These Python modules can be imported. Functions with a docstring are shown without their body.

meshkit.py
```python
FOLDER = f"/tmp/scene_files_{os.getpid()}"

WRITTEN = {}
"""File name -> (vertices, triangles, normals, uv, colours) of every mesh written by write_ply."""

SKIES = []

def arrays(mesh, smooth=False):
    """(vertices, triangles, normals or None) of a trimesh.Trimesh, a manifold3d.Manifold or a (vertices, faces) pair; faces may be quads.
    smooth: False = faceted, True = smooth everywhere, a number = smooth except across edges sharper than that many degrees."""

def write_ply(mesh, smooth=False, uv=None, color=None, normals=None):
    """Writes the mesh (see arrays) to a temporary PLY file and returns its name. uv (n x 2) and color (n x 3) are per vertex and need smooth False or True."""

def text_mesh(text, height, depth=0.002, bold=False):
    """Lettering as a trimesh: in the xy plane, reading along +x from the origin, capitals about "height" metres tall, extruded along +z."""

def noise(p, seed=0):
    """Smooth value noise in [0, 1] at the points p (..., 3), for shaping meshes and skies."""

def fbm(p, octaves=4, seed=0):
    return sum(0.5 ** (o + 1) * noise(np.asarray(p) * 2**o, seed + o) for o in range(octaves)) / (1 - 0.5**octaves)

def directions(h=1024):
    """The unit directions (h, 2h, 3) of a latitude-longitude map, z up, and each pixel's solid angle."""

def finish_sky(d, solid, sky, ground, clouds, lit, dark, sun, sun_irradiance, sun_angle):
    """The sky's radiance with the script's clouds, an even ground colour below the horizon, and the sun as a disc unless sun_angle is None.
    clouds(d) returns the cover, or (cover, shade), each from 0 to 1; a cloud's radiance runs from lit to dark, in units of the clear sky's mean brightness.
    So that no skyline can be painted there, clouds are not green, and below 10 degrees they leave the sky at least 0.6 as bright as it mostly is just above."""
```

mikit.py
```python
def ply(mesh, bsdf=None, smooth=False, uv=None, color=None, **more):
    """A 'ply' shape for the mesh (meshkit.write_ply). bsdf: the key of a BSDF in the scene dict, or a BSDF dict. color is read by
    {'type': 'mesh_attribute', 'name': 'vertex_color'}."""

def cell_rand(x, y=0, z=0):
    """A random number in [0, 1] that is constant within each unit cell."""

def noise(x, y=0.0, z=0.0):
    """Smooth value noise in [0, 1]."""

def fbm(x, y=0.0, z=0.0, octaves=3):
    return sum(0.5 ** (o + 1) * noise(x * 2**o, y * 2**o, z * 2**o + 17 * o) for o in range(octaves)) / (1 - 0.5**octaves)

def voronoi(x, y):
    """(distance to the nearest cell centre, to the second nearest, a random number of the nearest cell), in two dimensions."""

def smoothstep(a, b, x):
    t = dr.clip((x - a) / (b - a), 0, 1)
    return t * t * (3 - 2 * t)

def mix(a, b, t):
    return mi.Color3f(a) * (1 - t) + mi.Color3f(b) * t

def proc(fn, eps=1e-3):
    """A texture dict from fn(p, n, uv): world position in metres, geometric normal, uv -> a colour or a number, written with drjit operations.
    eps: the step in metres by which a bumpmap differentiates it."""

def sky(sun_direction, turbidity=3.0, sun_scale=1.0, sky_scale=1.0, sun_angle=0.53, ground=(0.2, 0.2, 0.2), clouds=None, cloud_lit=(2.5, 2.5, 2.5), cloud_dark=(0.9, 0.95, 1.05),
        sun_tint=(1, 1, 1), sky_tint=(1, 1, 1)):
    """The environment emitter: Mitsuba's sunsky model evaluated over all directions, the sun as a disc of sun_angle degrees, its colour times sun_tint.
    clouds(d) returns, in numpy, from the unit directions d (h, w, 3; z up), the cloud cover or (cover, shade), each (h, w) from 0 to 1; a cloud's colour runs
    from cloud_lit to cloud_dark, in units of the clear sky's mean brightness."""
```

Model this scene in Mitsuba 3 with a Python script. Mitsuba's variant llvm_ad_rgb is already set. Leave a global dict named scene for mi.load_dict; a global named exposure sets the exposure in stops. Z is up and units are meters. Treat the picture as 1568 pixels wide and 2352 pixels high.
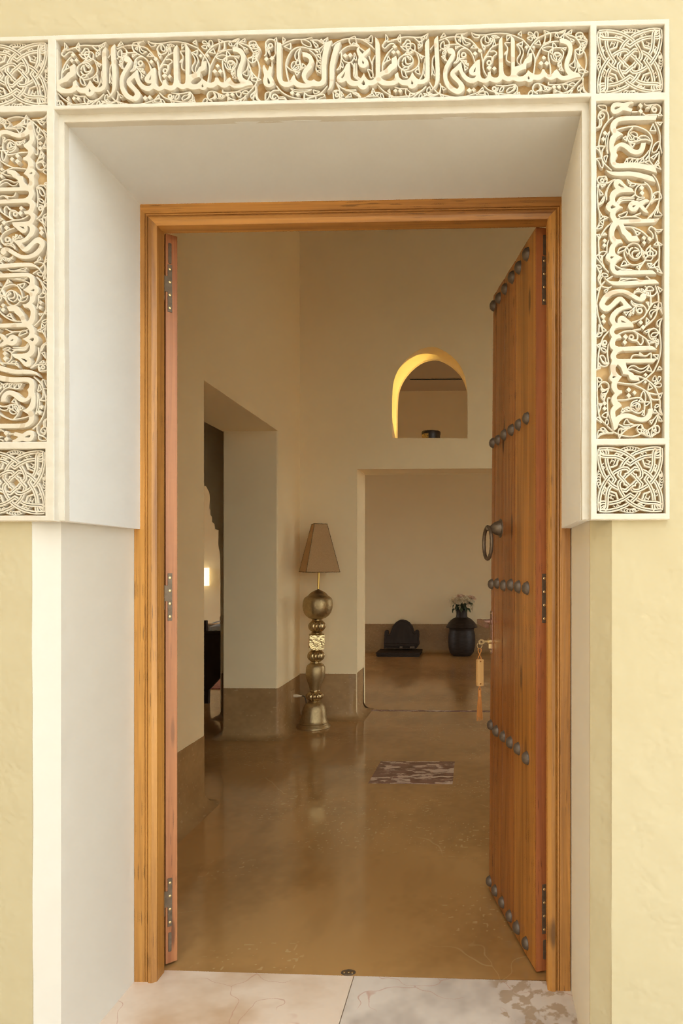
import math, random
import numpy as np
import trimesh
import mapbox_earcut
import drjit as dr
import mitsuba as mi
import mikit
import meshkit
from mikit import noise, fbm, voronoi, cell_rand, smoothstep, mix
from shapely.geometry import Polygon, LineString, Point, box as sbox
from shapely.ops import unary_union
from shapely import affinity

random.seed(7)
RNG = np.random.default_rng(7)
T = mi.ScalarTransform4f

# ---------------------------------------------------------------- camera, sky, exposure
EYE = (0.0, 0.0, 1.2)
YAW = math.radians(1.95)
scene = {
    'camera': {'type': 'perspective', 'fov': 2 * math.degrees(math.atan(784 / 1568.0)), 'fov_axis': 'x',
               'principal_point_offset_x': -(1057 - 784) / 1568.0, 'principal_point_offset_y': -(1296 - 1176) / 2352.0,
               'to_world': T().look_at(origin=list(EYE), target=[-math.sin(YAW), math.cos(YAW), 1.2], up=[0, 0, 1]),
               'near_clip': 0.05, 'far_clip': 200.0},
}
def cloud_cover(d):
    n = meshkit.fbm(d * np.array([2.2, 2.2, 4.0]) + 3.0, 4)
    return np.clip(0.75 + 0.6 * (n - 0.5), 0, 1), np.clip(0.2 + 0.8 * (n - 0.45), 0, 1)
scene['sky'] = mikit.sky((-0.4, 0.55, 0.74), turbidity=4.0, sun_scale=0.0, sky_scale=8.4, ground=(0.5, 0.44, 0.36),
                         clouds=cloud_cover, cloud_lit=(2.38, 2.42, 2.24), cloud_dark=(1.8, 1.83, 1.68))
SUN = np.array([-0.42, 0.15, 0.895])
scene['sun'] = {'type': 'directional', 'direction': (-SUN).tolist(), 'irradiance': {'type': 'rgb', 'value': [6.0, 5.85, 5.4]}}
exposure = 0.65
labels = {}

# ---------------------------------------------------------------- helpers
def add(key, mesh, bsdf, smooth=False, **said):
    k, n = key, 0
    while k in scene:
        n += 1
        k = f'{key}_{n:03d}'
    scene[k] = mikit.ply(mesh, bsdf, smooth) if not isinstance(mesh, dict) else mesh
    if said:
        labels[k] = said
    return k

def struct(key, mesh, bsdf, smooth=False, label=None):
    k = add(key, mesh, bsdf, smooth)
    labels[k] = {'kind': 'structure', **({'label': label} if label else {})}
    return k

def tag(key, label, category, group=None):
    labels[key] = {'label': label, 'category': category, **({'group': group} if group else {})}
    return key

def free(key):
    k, n = key, 0
    while any(s == k or s.startswith(k + '__') for s in scene) or k in labels:
        n += 1
        k = f'{key}_{n:03d}'
    return k

def cat(*ms):
    return trimesh.util.concatenate([m for m in ms if m is not None])

def ring_normals(r):
    p, q = np.roll(r, 1, 0), np.roll(r, -1, 0)
    a, b = r - p, q - r
    a /= np.maximum(np.linalg.norm(a, axis=1, keepdims=True), 1e-9)
    b /= np.maximum(np.linalg.norm(b, axis=1, keepdims=True), 1e-9)
    na, nb = np.stack([a[:, 1], -a[:, 0]], 1), np.stack([b[:, 1], -b[:, 0]], 1)
    m = na + nb
    l = np.sum(m * m, 1, keepdims=True)
    m = np.where(l > 0.3, 2 * m / np.maximum(l, 1e-9), (na + nb) * 0.9)
    return m

def rings_of(poly):
    poly = poly if poly.exterior.is_ccw else Polygon(list(poly.exterior.coords)[::-1], [list(i.coords) for i in poly.interiors])
    out = [np.array(poly.exterior.coords)[:-1, :2]]
    for i in poly.interiors:
        c = np.array(i.coords)[:-1, :2]
        if i.is_ccw:
            c = c[::-1]
        out.append(c)
    return out

AX = {'xz': lambda a, b, d: np.stack([a, d, b], -1), 'xy': lambda a, b, d: np.stack([a, b, d], -1), 'yz': lambda a, b, d: np.stack([d, a, b], -1)}

def prism(poly, levels, axes='xz', wobble=None, caps=(True, True)):
    """Polygon (shapely, with holes) swept through levels [(depth, outward offset), ...], as one mesh."""
    if hasattr(poly, 'geoms'):
        return cat(*[prism(g, levels, axes, wobble, caps) for g in poly.geoms if g.area > 1e-9])
    rings = rings_of(poly)
    norms = [ring_normals(r) for r in rings]
    vs, fs, base = [], [], 0
    n = sum(len(r) for r in rings)
    ends = np.cumsum([len(r) for r in rings]).astype(np.uint32)
    for li, (d, off) in enumerate(levels):
        pts = np.vstack([r + m * off for r, m in zip(rings, norms)])
        if wobble is not None:
            pts = wobble(pts, li)
        vs.append(AX[axes](pts[:, 0], pts[:, 1], np.full(len(pts), float(d))))
        if (li == 0 and caps[0]) or (li == len(levels) - 1 and caps[1]):
            tri = mapbox_earcut.triangulate_float64(pts.astype(np.float64), ends).reshape(-1, 3).astype(int)
            fs.append(tri + li * n if li else tri[:, ::-1])
        if li:
            s = 0
            for r in rings:
                i = np.arange(len(r))
                j = (i + 1) % len(r)
                a, b, c, e = (li - 1) * n + s + i, (li - 1) * n + s + j, li * n + s + j, li * n + s + i
                fs += [np.stack([a, b, c], 1), np.stack([a, c, e], 1)]
                s += len(r)
    v, f = np.vstack(vs), np.vstack(fs)
    if axes == 'xz':
        f = f[:, ::-1]
    if levels[-1][0] < levels[0][0]:
        f = f[:, ::-1]
    return trimesh.Trimesh(v, f, process=False)

def rect(a0, b0, a1, b1):
    return sbox(min(a0, a1), min(b0, b1), max(a0, a1), max(b0, b1))

def bev(d0, d1, b):
    s = 1 if d1 > d0 else -1
    return [(d0, -b), (d0 + s * b * 0.3, -b * 0.3), (d0 + s * b, 0), (d1 - s * b, 0), (d1 - s * b * 0.3, -b * 0.3), (d1, -b)]

def bbox(x0, y0, z0, x1, y1, z1, b=0.002):
    return prism(rect(x0, y0, x1, y1), bev(z0, z1, b), 'xy')

def dense(poly, step):
    def d(c):
        c = np.array(c)[:, :2]
        out = []
        for p, q in zip(c[:-1], c[1:]):
            k = max(1, int(np.linalg.norm(q - p) / step))
            out += [p + (q - p) * t / k for t in range(k)]
        return out
    return Polygon(d(poly.exterior.coords), [d(i.coords) for i in poly.interiors])

def lathe(profile, n=48, lobes=0, amp=0.0, lobe_range=None):
    """profile [(r, z), ...] about z; lobes flute it between the z of lobe_range."""
    p = np.array(profile, float)
    th = np.arange(n) / n * 2 * np.pi
    vs = []
    for r, z in p:
        k = amp * abs(1) if lobes and lobe_range and lobe_range[0] < z < lobe_range[1] else 0
        rr = r * (1 - k * (1 - np.abs(np.cos(lobes * th / 2))) if k else 1) * np.ones(n)
        vs.append(np.stack([rr * np.cos(th), rr * np.sin(th), np.full(n, z)], 1))
    v = np.vstack(vs)
    i = np.arange(n)
    j = (i + 1) % n
    fs = []
    for l in range(len(p) - 1):
        a, b, c, e = l * n + i, l * n + j, (l + 1) * n + j, (l + 1) * n + i
        fs += [np.stack([a, b, c], 1), np.stack([a, c, e], 1)]
    return trimesh.Trimesh(v, np.vstack(fs), process=False)

def spline(pts, k=6, closed=False):
    p = np.array(pts, float)
    if len(p) < 3 and not closed:
        return p
    q = np.vstack([p[-1], p, p[0], p[1]]) if closed else np.vstack([2 * p[0] - p[1], p, 2 * p[-1] - p[-2]])
    out = []
    for i in range(1, len(q) - 2):
        t = np.linspace(0, 1, k, endpoint=False)[:, None]
        a, b, c, d = q[i - 1], q[i], q[i + 1], q[i + 2]
        out.append(0.5 * ((2 * b) + (c - a) * t + (2 * a - 5 * b + 4 * c - d) * t * t + (3 * b - a - 3 * c + d) * t ** 3))
    if not closed:
        out.append(p[-1:])
    return np.vstack(out)

def tube(pts, r, n=8, close=True):
    p = np.array(pts, float)
    r = np.broadcast_to(np.asarray(r, float), (len(p),))
    t = np.gradient(p, axis=0)
    t /= np.linalg.norm(t, axis=1, keepdims=True) + 1e-12
    up = np.array([0, 0, 1.0]) if abs(t[0][2]) < 0.9 else np.array([1.0, 0, 0])
    vs = []
    for i in range(len(p)):
        a = np.cross(t[i], up)
        a /= np.linalg.norm(a) + 1e-12
        b = np.cross(a, t[i])
        up = b
        th = np.arange(n) / n * 2 * np.pi
        vs.append(p[i] + r[i] * (np.cos(th)[:, None] * a + np.sin(th)[:, None] * b))
    v = np.vstack(vs + [p[:1], p[-1:]])
    fs, i = [], np.arange(n)
    j = (i + 1) % n
    for l in range(len(p) - 1):
        fs += [np.stack([l * n + i, (l + 1) * n + i, (l + 1) * n + j], 1), np.stack([l * n + i, (l + 1) * n + j, l * n + j], 1)]
    if close:
        m = len(p) * n
        fs += [np.stack([np.full(n, m), i, j], 1), np.stack([np.full(n, m + 1), (len(p) - 1) * n + j, (len(p) - 1) * n + i], 1)]
    return trimesh.Trimesh(v, np.vstack(fs), process=False)

def torus(R, r, n=40, m=10):
    a = np.arange(n + 1) / n * 2 * np.pi
    return tube(np.stack([R * np.cos(a), R * np.sin(a), 0 * a], 1), r, m, close=False)

def moved(m, x=0, y=0, z=0, rz=0, rx=0, ry=0, s=1):
    m = m.copy()
    if s != 1:
        m.apply_scale(s)
    for ang, ax in ((rx, [1, 0, 0]), (ry, [0, 1, 0]), (rz, [0, 0, 1])):
        if ang:
            m.apply_transform(trimesh.transformations.rotation_matrix(math.radians(ang), ax))
    m.apply_translation([x, y, z])
    return m

def mapped(m, fn):
    v = fn(np.array(m.vertices))
    return trimesh.Trimesh(v, m.faces, process=False)

# ---------------------------------------------------------------- materials
def mat(name, color, rough=0.6, bump=None, bump_scale=1.0, eps=1e-3, **k):
    b = {'type': 'principled', 'base_color': {'type': 'rgb', 'value': list(color)} if isinstance(color, (tuple, list)) else mikit.proc(color),
         'roughness': mikit.proc(rough) if callable(rough) else rough, **k}
    if bump is not None:
        b = {'type': 'bumpmap', 'arbitrary': mikit.proc(bump, eps), 'scale': bump_scale, 'bsdf': b}
    scene[name] = {'type': 'twosided', 'bsdf': b}
    return name

def paint(base, dark, freq=3.0, amount=0.35, speck=None):
    def fn(p, n, uv):
        t = fbm(p.x * freq, p.y * freq, p.z * freq, 4)
        g = noise(p.x * 90, p.y * 90, p.z * 90)
        c = mix(base, dark, dr.clip((t - 0.35) * 1.6, 0, 1) * amount + (g - 0.5) * 0.05)
        if speck is not None:
            s = smoothstep(0.80, 0.86, noise(p.x * 55 + 9, p.y * 55, p.z * 55))
            c = mix(c, speck, s * 0.45)
        return c
    return fn

def grain(lo, hi, along='z', knots=True, tint=None):
    """Straight-grained pine: streaks and fine pores along one axis, a knot here and there."""
    def fn(p, n, uv):
        u, v, w = {'z': (p.x, p.y, p.z), 'x': (p.y, p.z, p.x)}[along]
        warp = (noise(u * 8, v * 8, w * 1.6) - 0.5) * 0.02
        a = fbm((u + warp) * 75, (v + warp) * 75, w * 1.4, 3)
        b = noise((u + warp) * 330, (v + warp) * 330, w * 7)
        broad = fbm(u * 9 + 4, v * 9, w * 0.9, 2)
        t = dr.clip(0.15 + 1.1 * (a - 0.3) + 0.35 * (b - 0.5) + 1.3 * (broad - 0.5), 0, 1)
        c = mix(hi, lo, t)
        pores = smoothstep(0.72, 0.85, noise((u + warp) * 520, (v + warp) * 520, w * 16)) * smoothstep(0.45, 0.6, noise(u * 12, v * 12, w * 3 + 5))
        c = mix(c, [x * 0.35 for x in lo], pores * 0.55)
        if knots:
            kx, ky = (u + v) * 7, w * 1.5
            d1, d2, r = voronoi(kx, ky)
            c = mix(c, [x * 0.25 for x in lo], smoothstep(0.085, 0.03, d1) * smoothstep(0.45, 0.5, r) * 0.7)
        return c
    return fn

mat('facade_paint', paint((0.425, 0.368, 0.234), (0.401, 0.336, 0.194), 1.6, 0.8), 0.85,
    bump=lambda p, n, uv: fbm(p.x * 14, p.y * 14, p.z * 14, 4) * 0.006 + noise(p.x * 120, p.y * 120, p.z * 120) * 0.0013, eps=2e-3)
mat('reveal_paint', paint((0.549, 0.513, 0.444), (0.525, 0.476, 0.399), 1.6, 0.6), 0.85,
    bump=lambda p, n, uv: fbm(p.x * 14, p.y * 14, p.z * 14, 4) * 0.004, eps=2e-3)
mat('lining_plaster', paint((0.616, 0.611, 0.583), (0.583, 0.559, 0.494), 2.5, 0.45), 0.7,
    bump=lambda p, n, uv: fbm(p.x * 25, p.y * 8, p.z * 9, 3) * 0.003, eps=2e-3)
mat('border_plaster', paint((0.523, 0.487, 0.412), (0.459, 0.396, 0.293), 14, 0.5), 0.75,
    bump=lambda p, n, uv: fbm(p.x * 60, p.y * 60, p.z * 60, 3) * 0.0025)
mat('stucco', paint((0.523, 0.475, 0.384), (0.444, 0.373, 0.261), 30, 0.5, speck=(0.333, 0.246, 0.142)), 0.8)
def stain(p, n, uv):
    t = fbm(p.x * 22, p.y * 22, p.z * 22, 4)
    g = noise(p.x * 260, p.y * 260, p.z * 260)
    return mix((0.46, 0.31, 0.145), (0.23, 0.125, 0.04), dr.clip((t - 0.32) * 2.4 + (g - 0.5) * 0.25, 0, 1))
mat('stained_ground', stain, 0.85, bump=lambda p, n, uv: fbm(p.x * 90, p.y * 90, p.z * 90, 3) * 0.003)
mat('room_plaster', paint((0.78, 0.625, 0.375), (0.72, 0.555, 0.315), 1.2, 0.6), 0.8,
    bump=lambda p, n, uv: fbm(p.x * 12, p.y * 12, p.z * 12, 3) * 0.003, eps=2e-3)
def brown_lime(p, n, uv):
    t = fbm(p.x * 4, p.y * 4, p.z * 4, 4)
    g = fbm(p.x * 40, p.y * 40, p.z * 40, 3)
    c = mix((0.34, 0.20, 0.078), (0.23, 0.125, 0.043), dr.clip((t - 0.3) * 1.7 + (g - 0.5) * 0.5, 0, 1))
    return mix(c, (0.45, 0.32, 0.18), smoothstep(0.80, 0.88, noise(p.x * 70, p.y * 70, p.z * 70)) * 0.35)
mat('base_limewash', brown_lime, 0.55, bump=lambda p, n, uv: fbm(p.x * 20, p.y * 20, p.z * 20, 3) * 0.003, eps=2e-3)
def floor_color(p, n, uv):
    t = fbm(p.x * 2.3, p.y * 2.3, 0.0, 5)
    s = fbm(p.x * 7 + 3, p.y * 2.5, 1.0, 4)
    c = mix((0.36, 0.20, 0.072), (0.255, 0.132, 0.043), dr.clip((t - 0.36) * 2.2 + (fbm(p.x * 28, p.y * 28, 4.0, 3) - 0.5) * 0.5, 0, 1))
    c = mix(c, (0.22, 0.12, 0.046), smoothstep(0.50, 0.75, s) * 0.30)
    w = (fbm(p.x * 5, p.y * 5, 2.0, 3) - 0.5) * 0.5
    d1, d2, r = voronoi(p.x * 1.25 + w, p.y * 1.25 - w)
    crack = smoothstep(0.007, 0.002, d2 - d1) * smoothstep(0.5, 0.62, noise(p.x * 1.6, p.y * 1.6, 7.0))
    c = mix(c, (0.42, 0.30, 0.15), crack * 0.45)
    chips = smoothstep(0.83, 0.90, noise(p.x * 85, p.y * 85, 3.0)) * smoothstep(0.45, 0.65, noise(p.x * 3, p.y * 3, 9.0))
    return mix(c, (0.45, 0.33, 0.17), chips * 0.5)
mat('floor_limewash', floor_color, lambda p, n, uv: 0.06 + 0.13 * fbm(p.x * 3, p.y * 3, 0.0, 4),
    bump=lambda p, n, uv: fbm(p.x * 6, p.y * 6, 0.0, 3) * 0.0012 + fbm(p.x * 30, p.y * 30, 0.0, 2) * 0.00012, eps=3e-3, specular=0.75)
def marble(p, n, uv):
    wx = fbm(p.x * 5, p.y * 5, 1.0, 4) - 0.5
    wy = fbm(p.x * 5 + 20, p.y * 5, 4.0, 4) - 0.5
    d1, d2, r = voronoi(p.x * 3.1 + p.y * 1.3 + wx * 2.0 + 2.0, p.y * 4.6 + wy * 1.6)
    vein = smoothstep(0.03, 0.0, d2 - d1) * smoothstep(0.35, 0.6, noise(p.x * 9, p.y * 9, 3.0))
    side = smoothstep(-0.3765, -0.3755, p.x)
    c = mix(mix((0.66, 0.54, 0.43), (0.50, 0.35, 0.23), dr.clip((fbm(p.x * 6, p.y * 9, 0.0, 5) - 0.36) * 2.3, 0, 1)),
            mix((0.60, 0.53, 0.46), (0.42, 0.36, 0.31), dr.clip((fbm(p.x * 9, p.y * 9, 2.0, 4) - 0.38) * 2.4, 0, 1)), side)
    c = mix(c, (0.42, 0.20, 0.14), vein * 0.55)
    pits = smoothstep(0.49, 0.60, fbm(p.x * 34, p.y * 34, 5.0, 5)) * smoothstep(0.02, 0.06, p.x + 0.09 * (fbm(p.x * 8, p.y * 8, 8.0, 2) - 0.5))
    return mix(c, (0.30, 0.19, 0.09), pits * 0.62)
mat('marble', marble, 0.28, specular=0.5)
def red_marble(p, n, uv):
    w = (fbm(p.x * 14, p.y * 14, 0.0, 3) - 0.5) * 1.2
    t = fbm(p.x * 16 + w, p.y * 38 + w, 1.0, 5)
    c = mix((0.13, 0.055, 0.04), (0.20, 0.10, 0.075), noise(p.x * 30, p.y * 30, 2.0))
    return mix(c, (0.50, 0.38, 0.30), smoothstep(0.53, 0.66, t))
mat('red_marble', red_marble, 0.3)
mat('honey_wood', grain((0.20, 0.075, 0.014), (0.50, 0.235, 0.05)), 0.42, clearcoat=0.25, clearcoat_gloss=0.8,
    bump=lambda p, n, uv: noise(p.x * 300, p.y * 300, p.z * 6) * 0.0005)
mat('honey_wood_level', grain((0.17, 0.06, 0.012), (0.46, 0.205, 0.042), along='x', knots=False), 0.42, clearcoat=0.25, clearcoat_gloss=0.8,
    bump=lambda p, n, uv: noise(p.y * 300, p.z * 300, p.x * 6) * 0.0005)
mat('plank_wood', grain((0.19, 0.068, 0.014), (0.43, 0.18, 0.036)), 0.3, clearcoat=0.7, clearcoat_gloss=0.85,
    bump=lambda p, n, uv: noise(p.x * 160, p.y * 160, p.z * 5) * 0.0006)
mat('plank_wood_red', grain((0.15, 0.048, 0.011), (0.33, 0.118, 0.025)), 0.3, clearcoat=0.7, clearcoat_gloss=0.85,
    bump=lambda p, n, uv: noise(p.x * 160, p.y * 160, p.z * 5) * 0.0006)
mat('edge_wood', grain((0.16, 0.04, 0.012), (0.33, 0.105, 0.03)), 0.4, clearcoat=0.3)
mat('edge_wood_pale', grain((0.25, 0.08, 0.024), (0.46, 0.19, 0.068)), 0.4, clearcoat=0.3)
mat('dark_iron', lambda p, n, uv: mix((0.10, 0.070, 0.044), (0.19, 0.14, 0.095), fbm(p.x * 90, p.y * 90, p.z * 90, 3)), 0.45, metallic=0.6)
mat('stud_iron', lambda p, n, uv: mix((0.075, 0.055, 0.040), (0.16, 0.12, 0.088), fbm(p.x * 60, p.y * 60, p.z * 60, 3)), 0.45, metallic=0.3)
mat('hinge_brass', lambda p, n, uv: mix((0.22, 0.17, 0.10), (0.38, 0.30, 0.19), fbm(p.x * 120, p.y * 120, p.z * 60, 3)), 0.4, metallic=0.7)
mat('screw_brass', (0.72, 0.55, 0.28), 0.3, metallic=0.9)
mat('copper_brown', lambda p, n, uv: mix((0.30, 0.16, 0.11), (0.45, 0.27, 0.19), fbm(p.x * 120, p.y * 120, p.z * 120, 3)), 0.35, metallic=0.75)
def chased(p, n, uv):
    return mix((0.40, 0.285, 0.135), (0.56, 0.42, 0.22), fbm(p.x * 60, p.y * 60, p.z * 60, 3))
mat('chased_metal', chased, 0.38, metallic=0.95,
    bump=lambda p, n, uv: (voronoi(dr.atan2(p.y - 4.865, p.x + 1.19) * 20, p.z * 190)[0]) * 0.0012 + noise(p.x * 200, p.y * 200, p.z * 200) * 0.0006)
mat('polished_metal', chased, 0.25, metallic=0.95)
mat('gilt_metal', (0.70, 0.55, 0.28), 0.3, metallic=0.95, bump=lambda p, n, uv: fbm(p.x * 70, p.y * 70, p.z * 70, 2) * 0.006)
mat('rod_brass', (0.62, 0.42, 0.12), 0.25, metallic=0.95)
scene['shade_cloth'] = {'type': 'twosided', 'bsdf': {'type': 'principled', 'base_color': mikit.proc(
    lambda p, n, uv: mix((0.42, 0.26, 0.12), (0.36, 0.21, 0.09), noise(p.x * 260, p.y * 260, p.z * 260))), 'roughness': 0.9}}
mat('shade_trim', (0.10, 0.055, 0.02), 0.7)
mat('black_wood', lambda p, n, uv: mix((0.020, 0.012, 0.008), (0.04, 0.024, 0.014), fbm(p.x * 30, p.y * 30, p.z * 8, 3)), 0.55, specular=0.25)
mat('black_clay', lambda p, n, uv: mix((0.016, 0.010, 0.007), (0.035, 0.022, 0.014), fbm(p.x * 18, p.y * 18, p.z * 50, 3)), 0.5, specular=0.3)
mat('petal_white', (0.72, 0.64, 0.46), 0.7)
mat('petal_blush', (0.62, 0.46, 0.32), 0.7)
mat('rose_green', (0.035, 0.05, 0.018), 0.6)
mat('tag_wood', grain((0.46, 0.25, 0.08), (0.62, 0.37, 0.14), knots=False), 0.6)
mat('orange_leather', lambda p, n, uv: mix((0.55, 0.22, 0.05), (0.42, 0.155, 0.03), noise(p.x * 300, p.y * 300, p.z * 20)), 0.6)
mat('black_cord', (0.02, 0.015, 0.012), 0.6)
mat('plug_white', (0.62, 0.50, 0.32), 0.5)
mat('paper', (0.82, 0.82, 0.80), 0.6)
mat('book_cloth', (0.30, 0.18, 0.09), 0.6)
mat('rug_red', lambda p, n, uv: mix((0.30, 0.10, 0.06), (0.42, 0.20, 0.13), noise(p.x * 60, p.y * 60, 0.0)), 0.95)
mat('dark_slot', (0.012, 0.010, 0.008), 0.8)
mat('room_ceiling', paint((0.42, 0.31, 0.19), (0.36, 0.26, 0.15), 1.2, 0.6), 0.8)
mat('cedar_ceiling', grain((0.05, 0.022, 0.008), (0.14, 0.07, 0.03), along='x', knots=False), 0.6)
mat('court_ochre', paint((0.50, 0.34, 0.13), (0.44, 0.28, 0.09), 1.6, 0.8), 0.85)
mat('courtyard_stone', paint((0.62, 0.55, 0.44), (0.54, 0.46, 0.36), 6, 0.8), 0.6)
mat('window_wood', grain((0.10, 0.04, 0.012), (0.22, 0.10, 0.03)), 0.5)
def pierced(p, n, uv):
    d1, d2, r = voronoi(dr.atan2(p.y - 5.42, p.x + 0.418) * 7.0, p.z * 90)
    side = smoothstep(-0.012, -0.02, p.x + 0.418)
    return mix((0.03, 0.022, 0.016), (0.62, 0.40, 0.09), smoothstep(0.10, 0.16, d2 - d1) * side)
mat('box_lacquer', pierced, 0.4)

# ================================================================ the setting
def wavy(amp, freq, seed, which=None, rest=1.0):
    """Hand-plastered edges: nudges the outline of chosen levels by smooth noise."""
    def fn(pts, li):
        if which is not None and li not in which:
            return pts
        q = np.stack([pts[:, 0] * freq, pts[:, 1] * freq, np.full(len(pts), seed * 3.7)], 1)
        d = np.stack([meshkit.fbm(q, 3, seed) - 0.5, meshkit.fbm(q + 31.7, 3, seed) - 0.5], 1) * 2 * amp
        return pts + d
    return fn

# street wall with the doorway; below the plaster casing its corners are splayed
FRONT_WIN = (0.62, 0.05, 3.38, 3.3)
hole = dense(rect(-1.002, -0.10, 0.246, 2.27), 0.03)
face = Polygon(list(rect(-6.5, -0.40, 5.0, 5.6).exterior.coords), [list(hole.buffer(0.042, join_style='mitre').exterior.coords), list(rect(*FRONT_WIN).exterior.coords)])
edge_wave = wavy(0.007, 5, 3, which=(0,))
struct('wall_front', prism(face, [(1.545, 0), (2.02, 0)], 'xz', lambda p, li: edge_wave(p, 0)), 'facade_paint', label='yellow plastered outer wall around the doorway')
def splay(x, s):
    """The 45 degree splay beside the doorway; its outer edge wanders as a hand-drawn plaster edge does."""
    pl = Polygon([(x + s * 0.056, 1.5475), (x + s * 0.0435, 1.5452), (x, 1.587), (x, 1.594), (x + s * 0.056, 1.594)])
    zs = np.arange(-0.10, 1.3101, 0.03)
    wob = lambda pts, li: pts + np.stack([np.where(pts[:, 1] < 1.55, 0.009 * (meshkit.fbm(np.array([zs[li] * 5, s * 2.0, 1.0]), 3, 5) - 0.5), 0), 0 * pts[:, 1]], 1)
    return prism(pl, [(z, 0) for z in zs], 'xy', wob)
add('wall_front__splay', splay(-1.002, -1), 'reveal_paint', label='pale painted splay left of the doorway')
add('wall_front__splay', splay(0.246, 1), 'facade_paint')
ring_ = rect(-1.05, -0.10, 0.29, 2.30).difference(rect(-1.002, -0.2, 0.246, 2.27))
add('wall_front__reveal', prism(ring_, [(1.593, 0), (2.018, 0)], 'xz'), 'reveal_paint', label='pale painted reveal of the doorway below the plaster casing')

# plaster casing: the smooth lining of the recess and the raised white borders around the carvings
def u_shape(xo0, xo1, zo, xi0, xi1, zi, z0):
    return rect(xo0, z0, xo1, zo).difference(rect(xi0, z0 - 1, xi1, zi))
lining = dense(u_shape(-1.0, 0.245, 2.25, -0.984, 0.2185, 2.232, 1.301), 0.03)
band = dense(u_shape(-0.994, 0.2475, 2.2455, -0.9665, 0.2205, 2.2195, 1.301), 0.03)
labels['trim_1'] = {'kind': 'structure', 'label': 'plaster lining of the door recess, ending halfway down'}
lin_wob = wavy(0.0016, 9, 5)
def lining_shape(pts, li):
    t = (1.0, 0.97, 0.0)[li]
    q = lin_wob(pts, li) if li < 2 else pts.copy()
    x, z = pts[:, 0], pts[:, 1]
    q[:, 0] += t * (np.where(np.abs(x + 0.984) < 0.003, 0.0165, 0) + np.where(np.abs(x - 0.2185) < 0.003, 0.001, 0))
    q[:, 1] -= t * np.where((np.abs(z - 2.232) < 0.003) & (x > -0.99) & (x < 0.23), 0.0115, 0)
    return q
add('trim_1__lining', prism(lining, [(1.556, 0), (1.567, 0), (1.925, 0)], 'xz', lining_shape), 'lining_plaster', label='smooth white plaster lining')
add('trim_1__band', prism(band, [(1.543, -0.0008), (1.5445, 0.0), (1.562, 0.0)], 'xz', wavy(0.0022, 11, 6)), 'border_plaster', label='narrow cream band around the recess')
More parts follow.
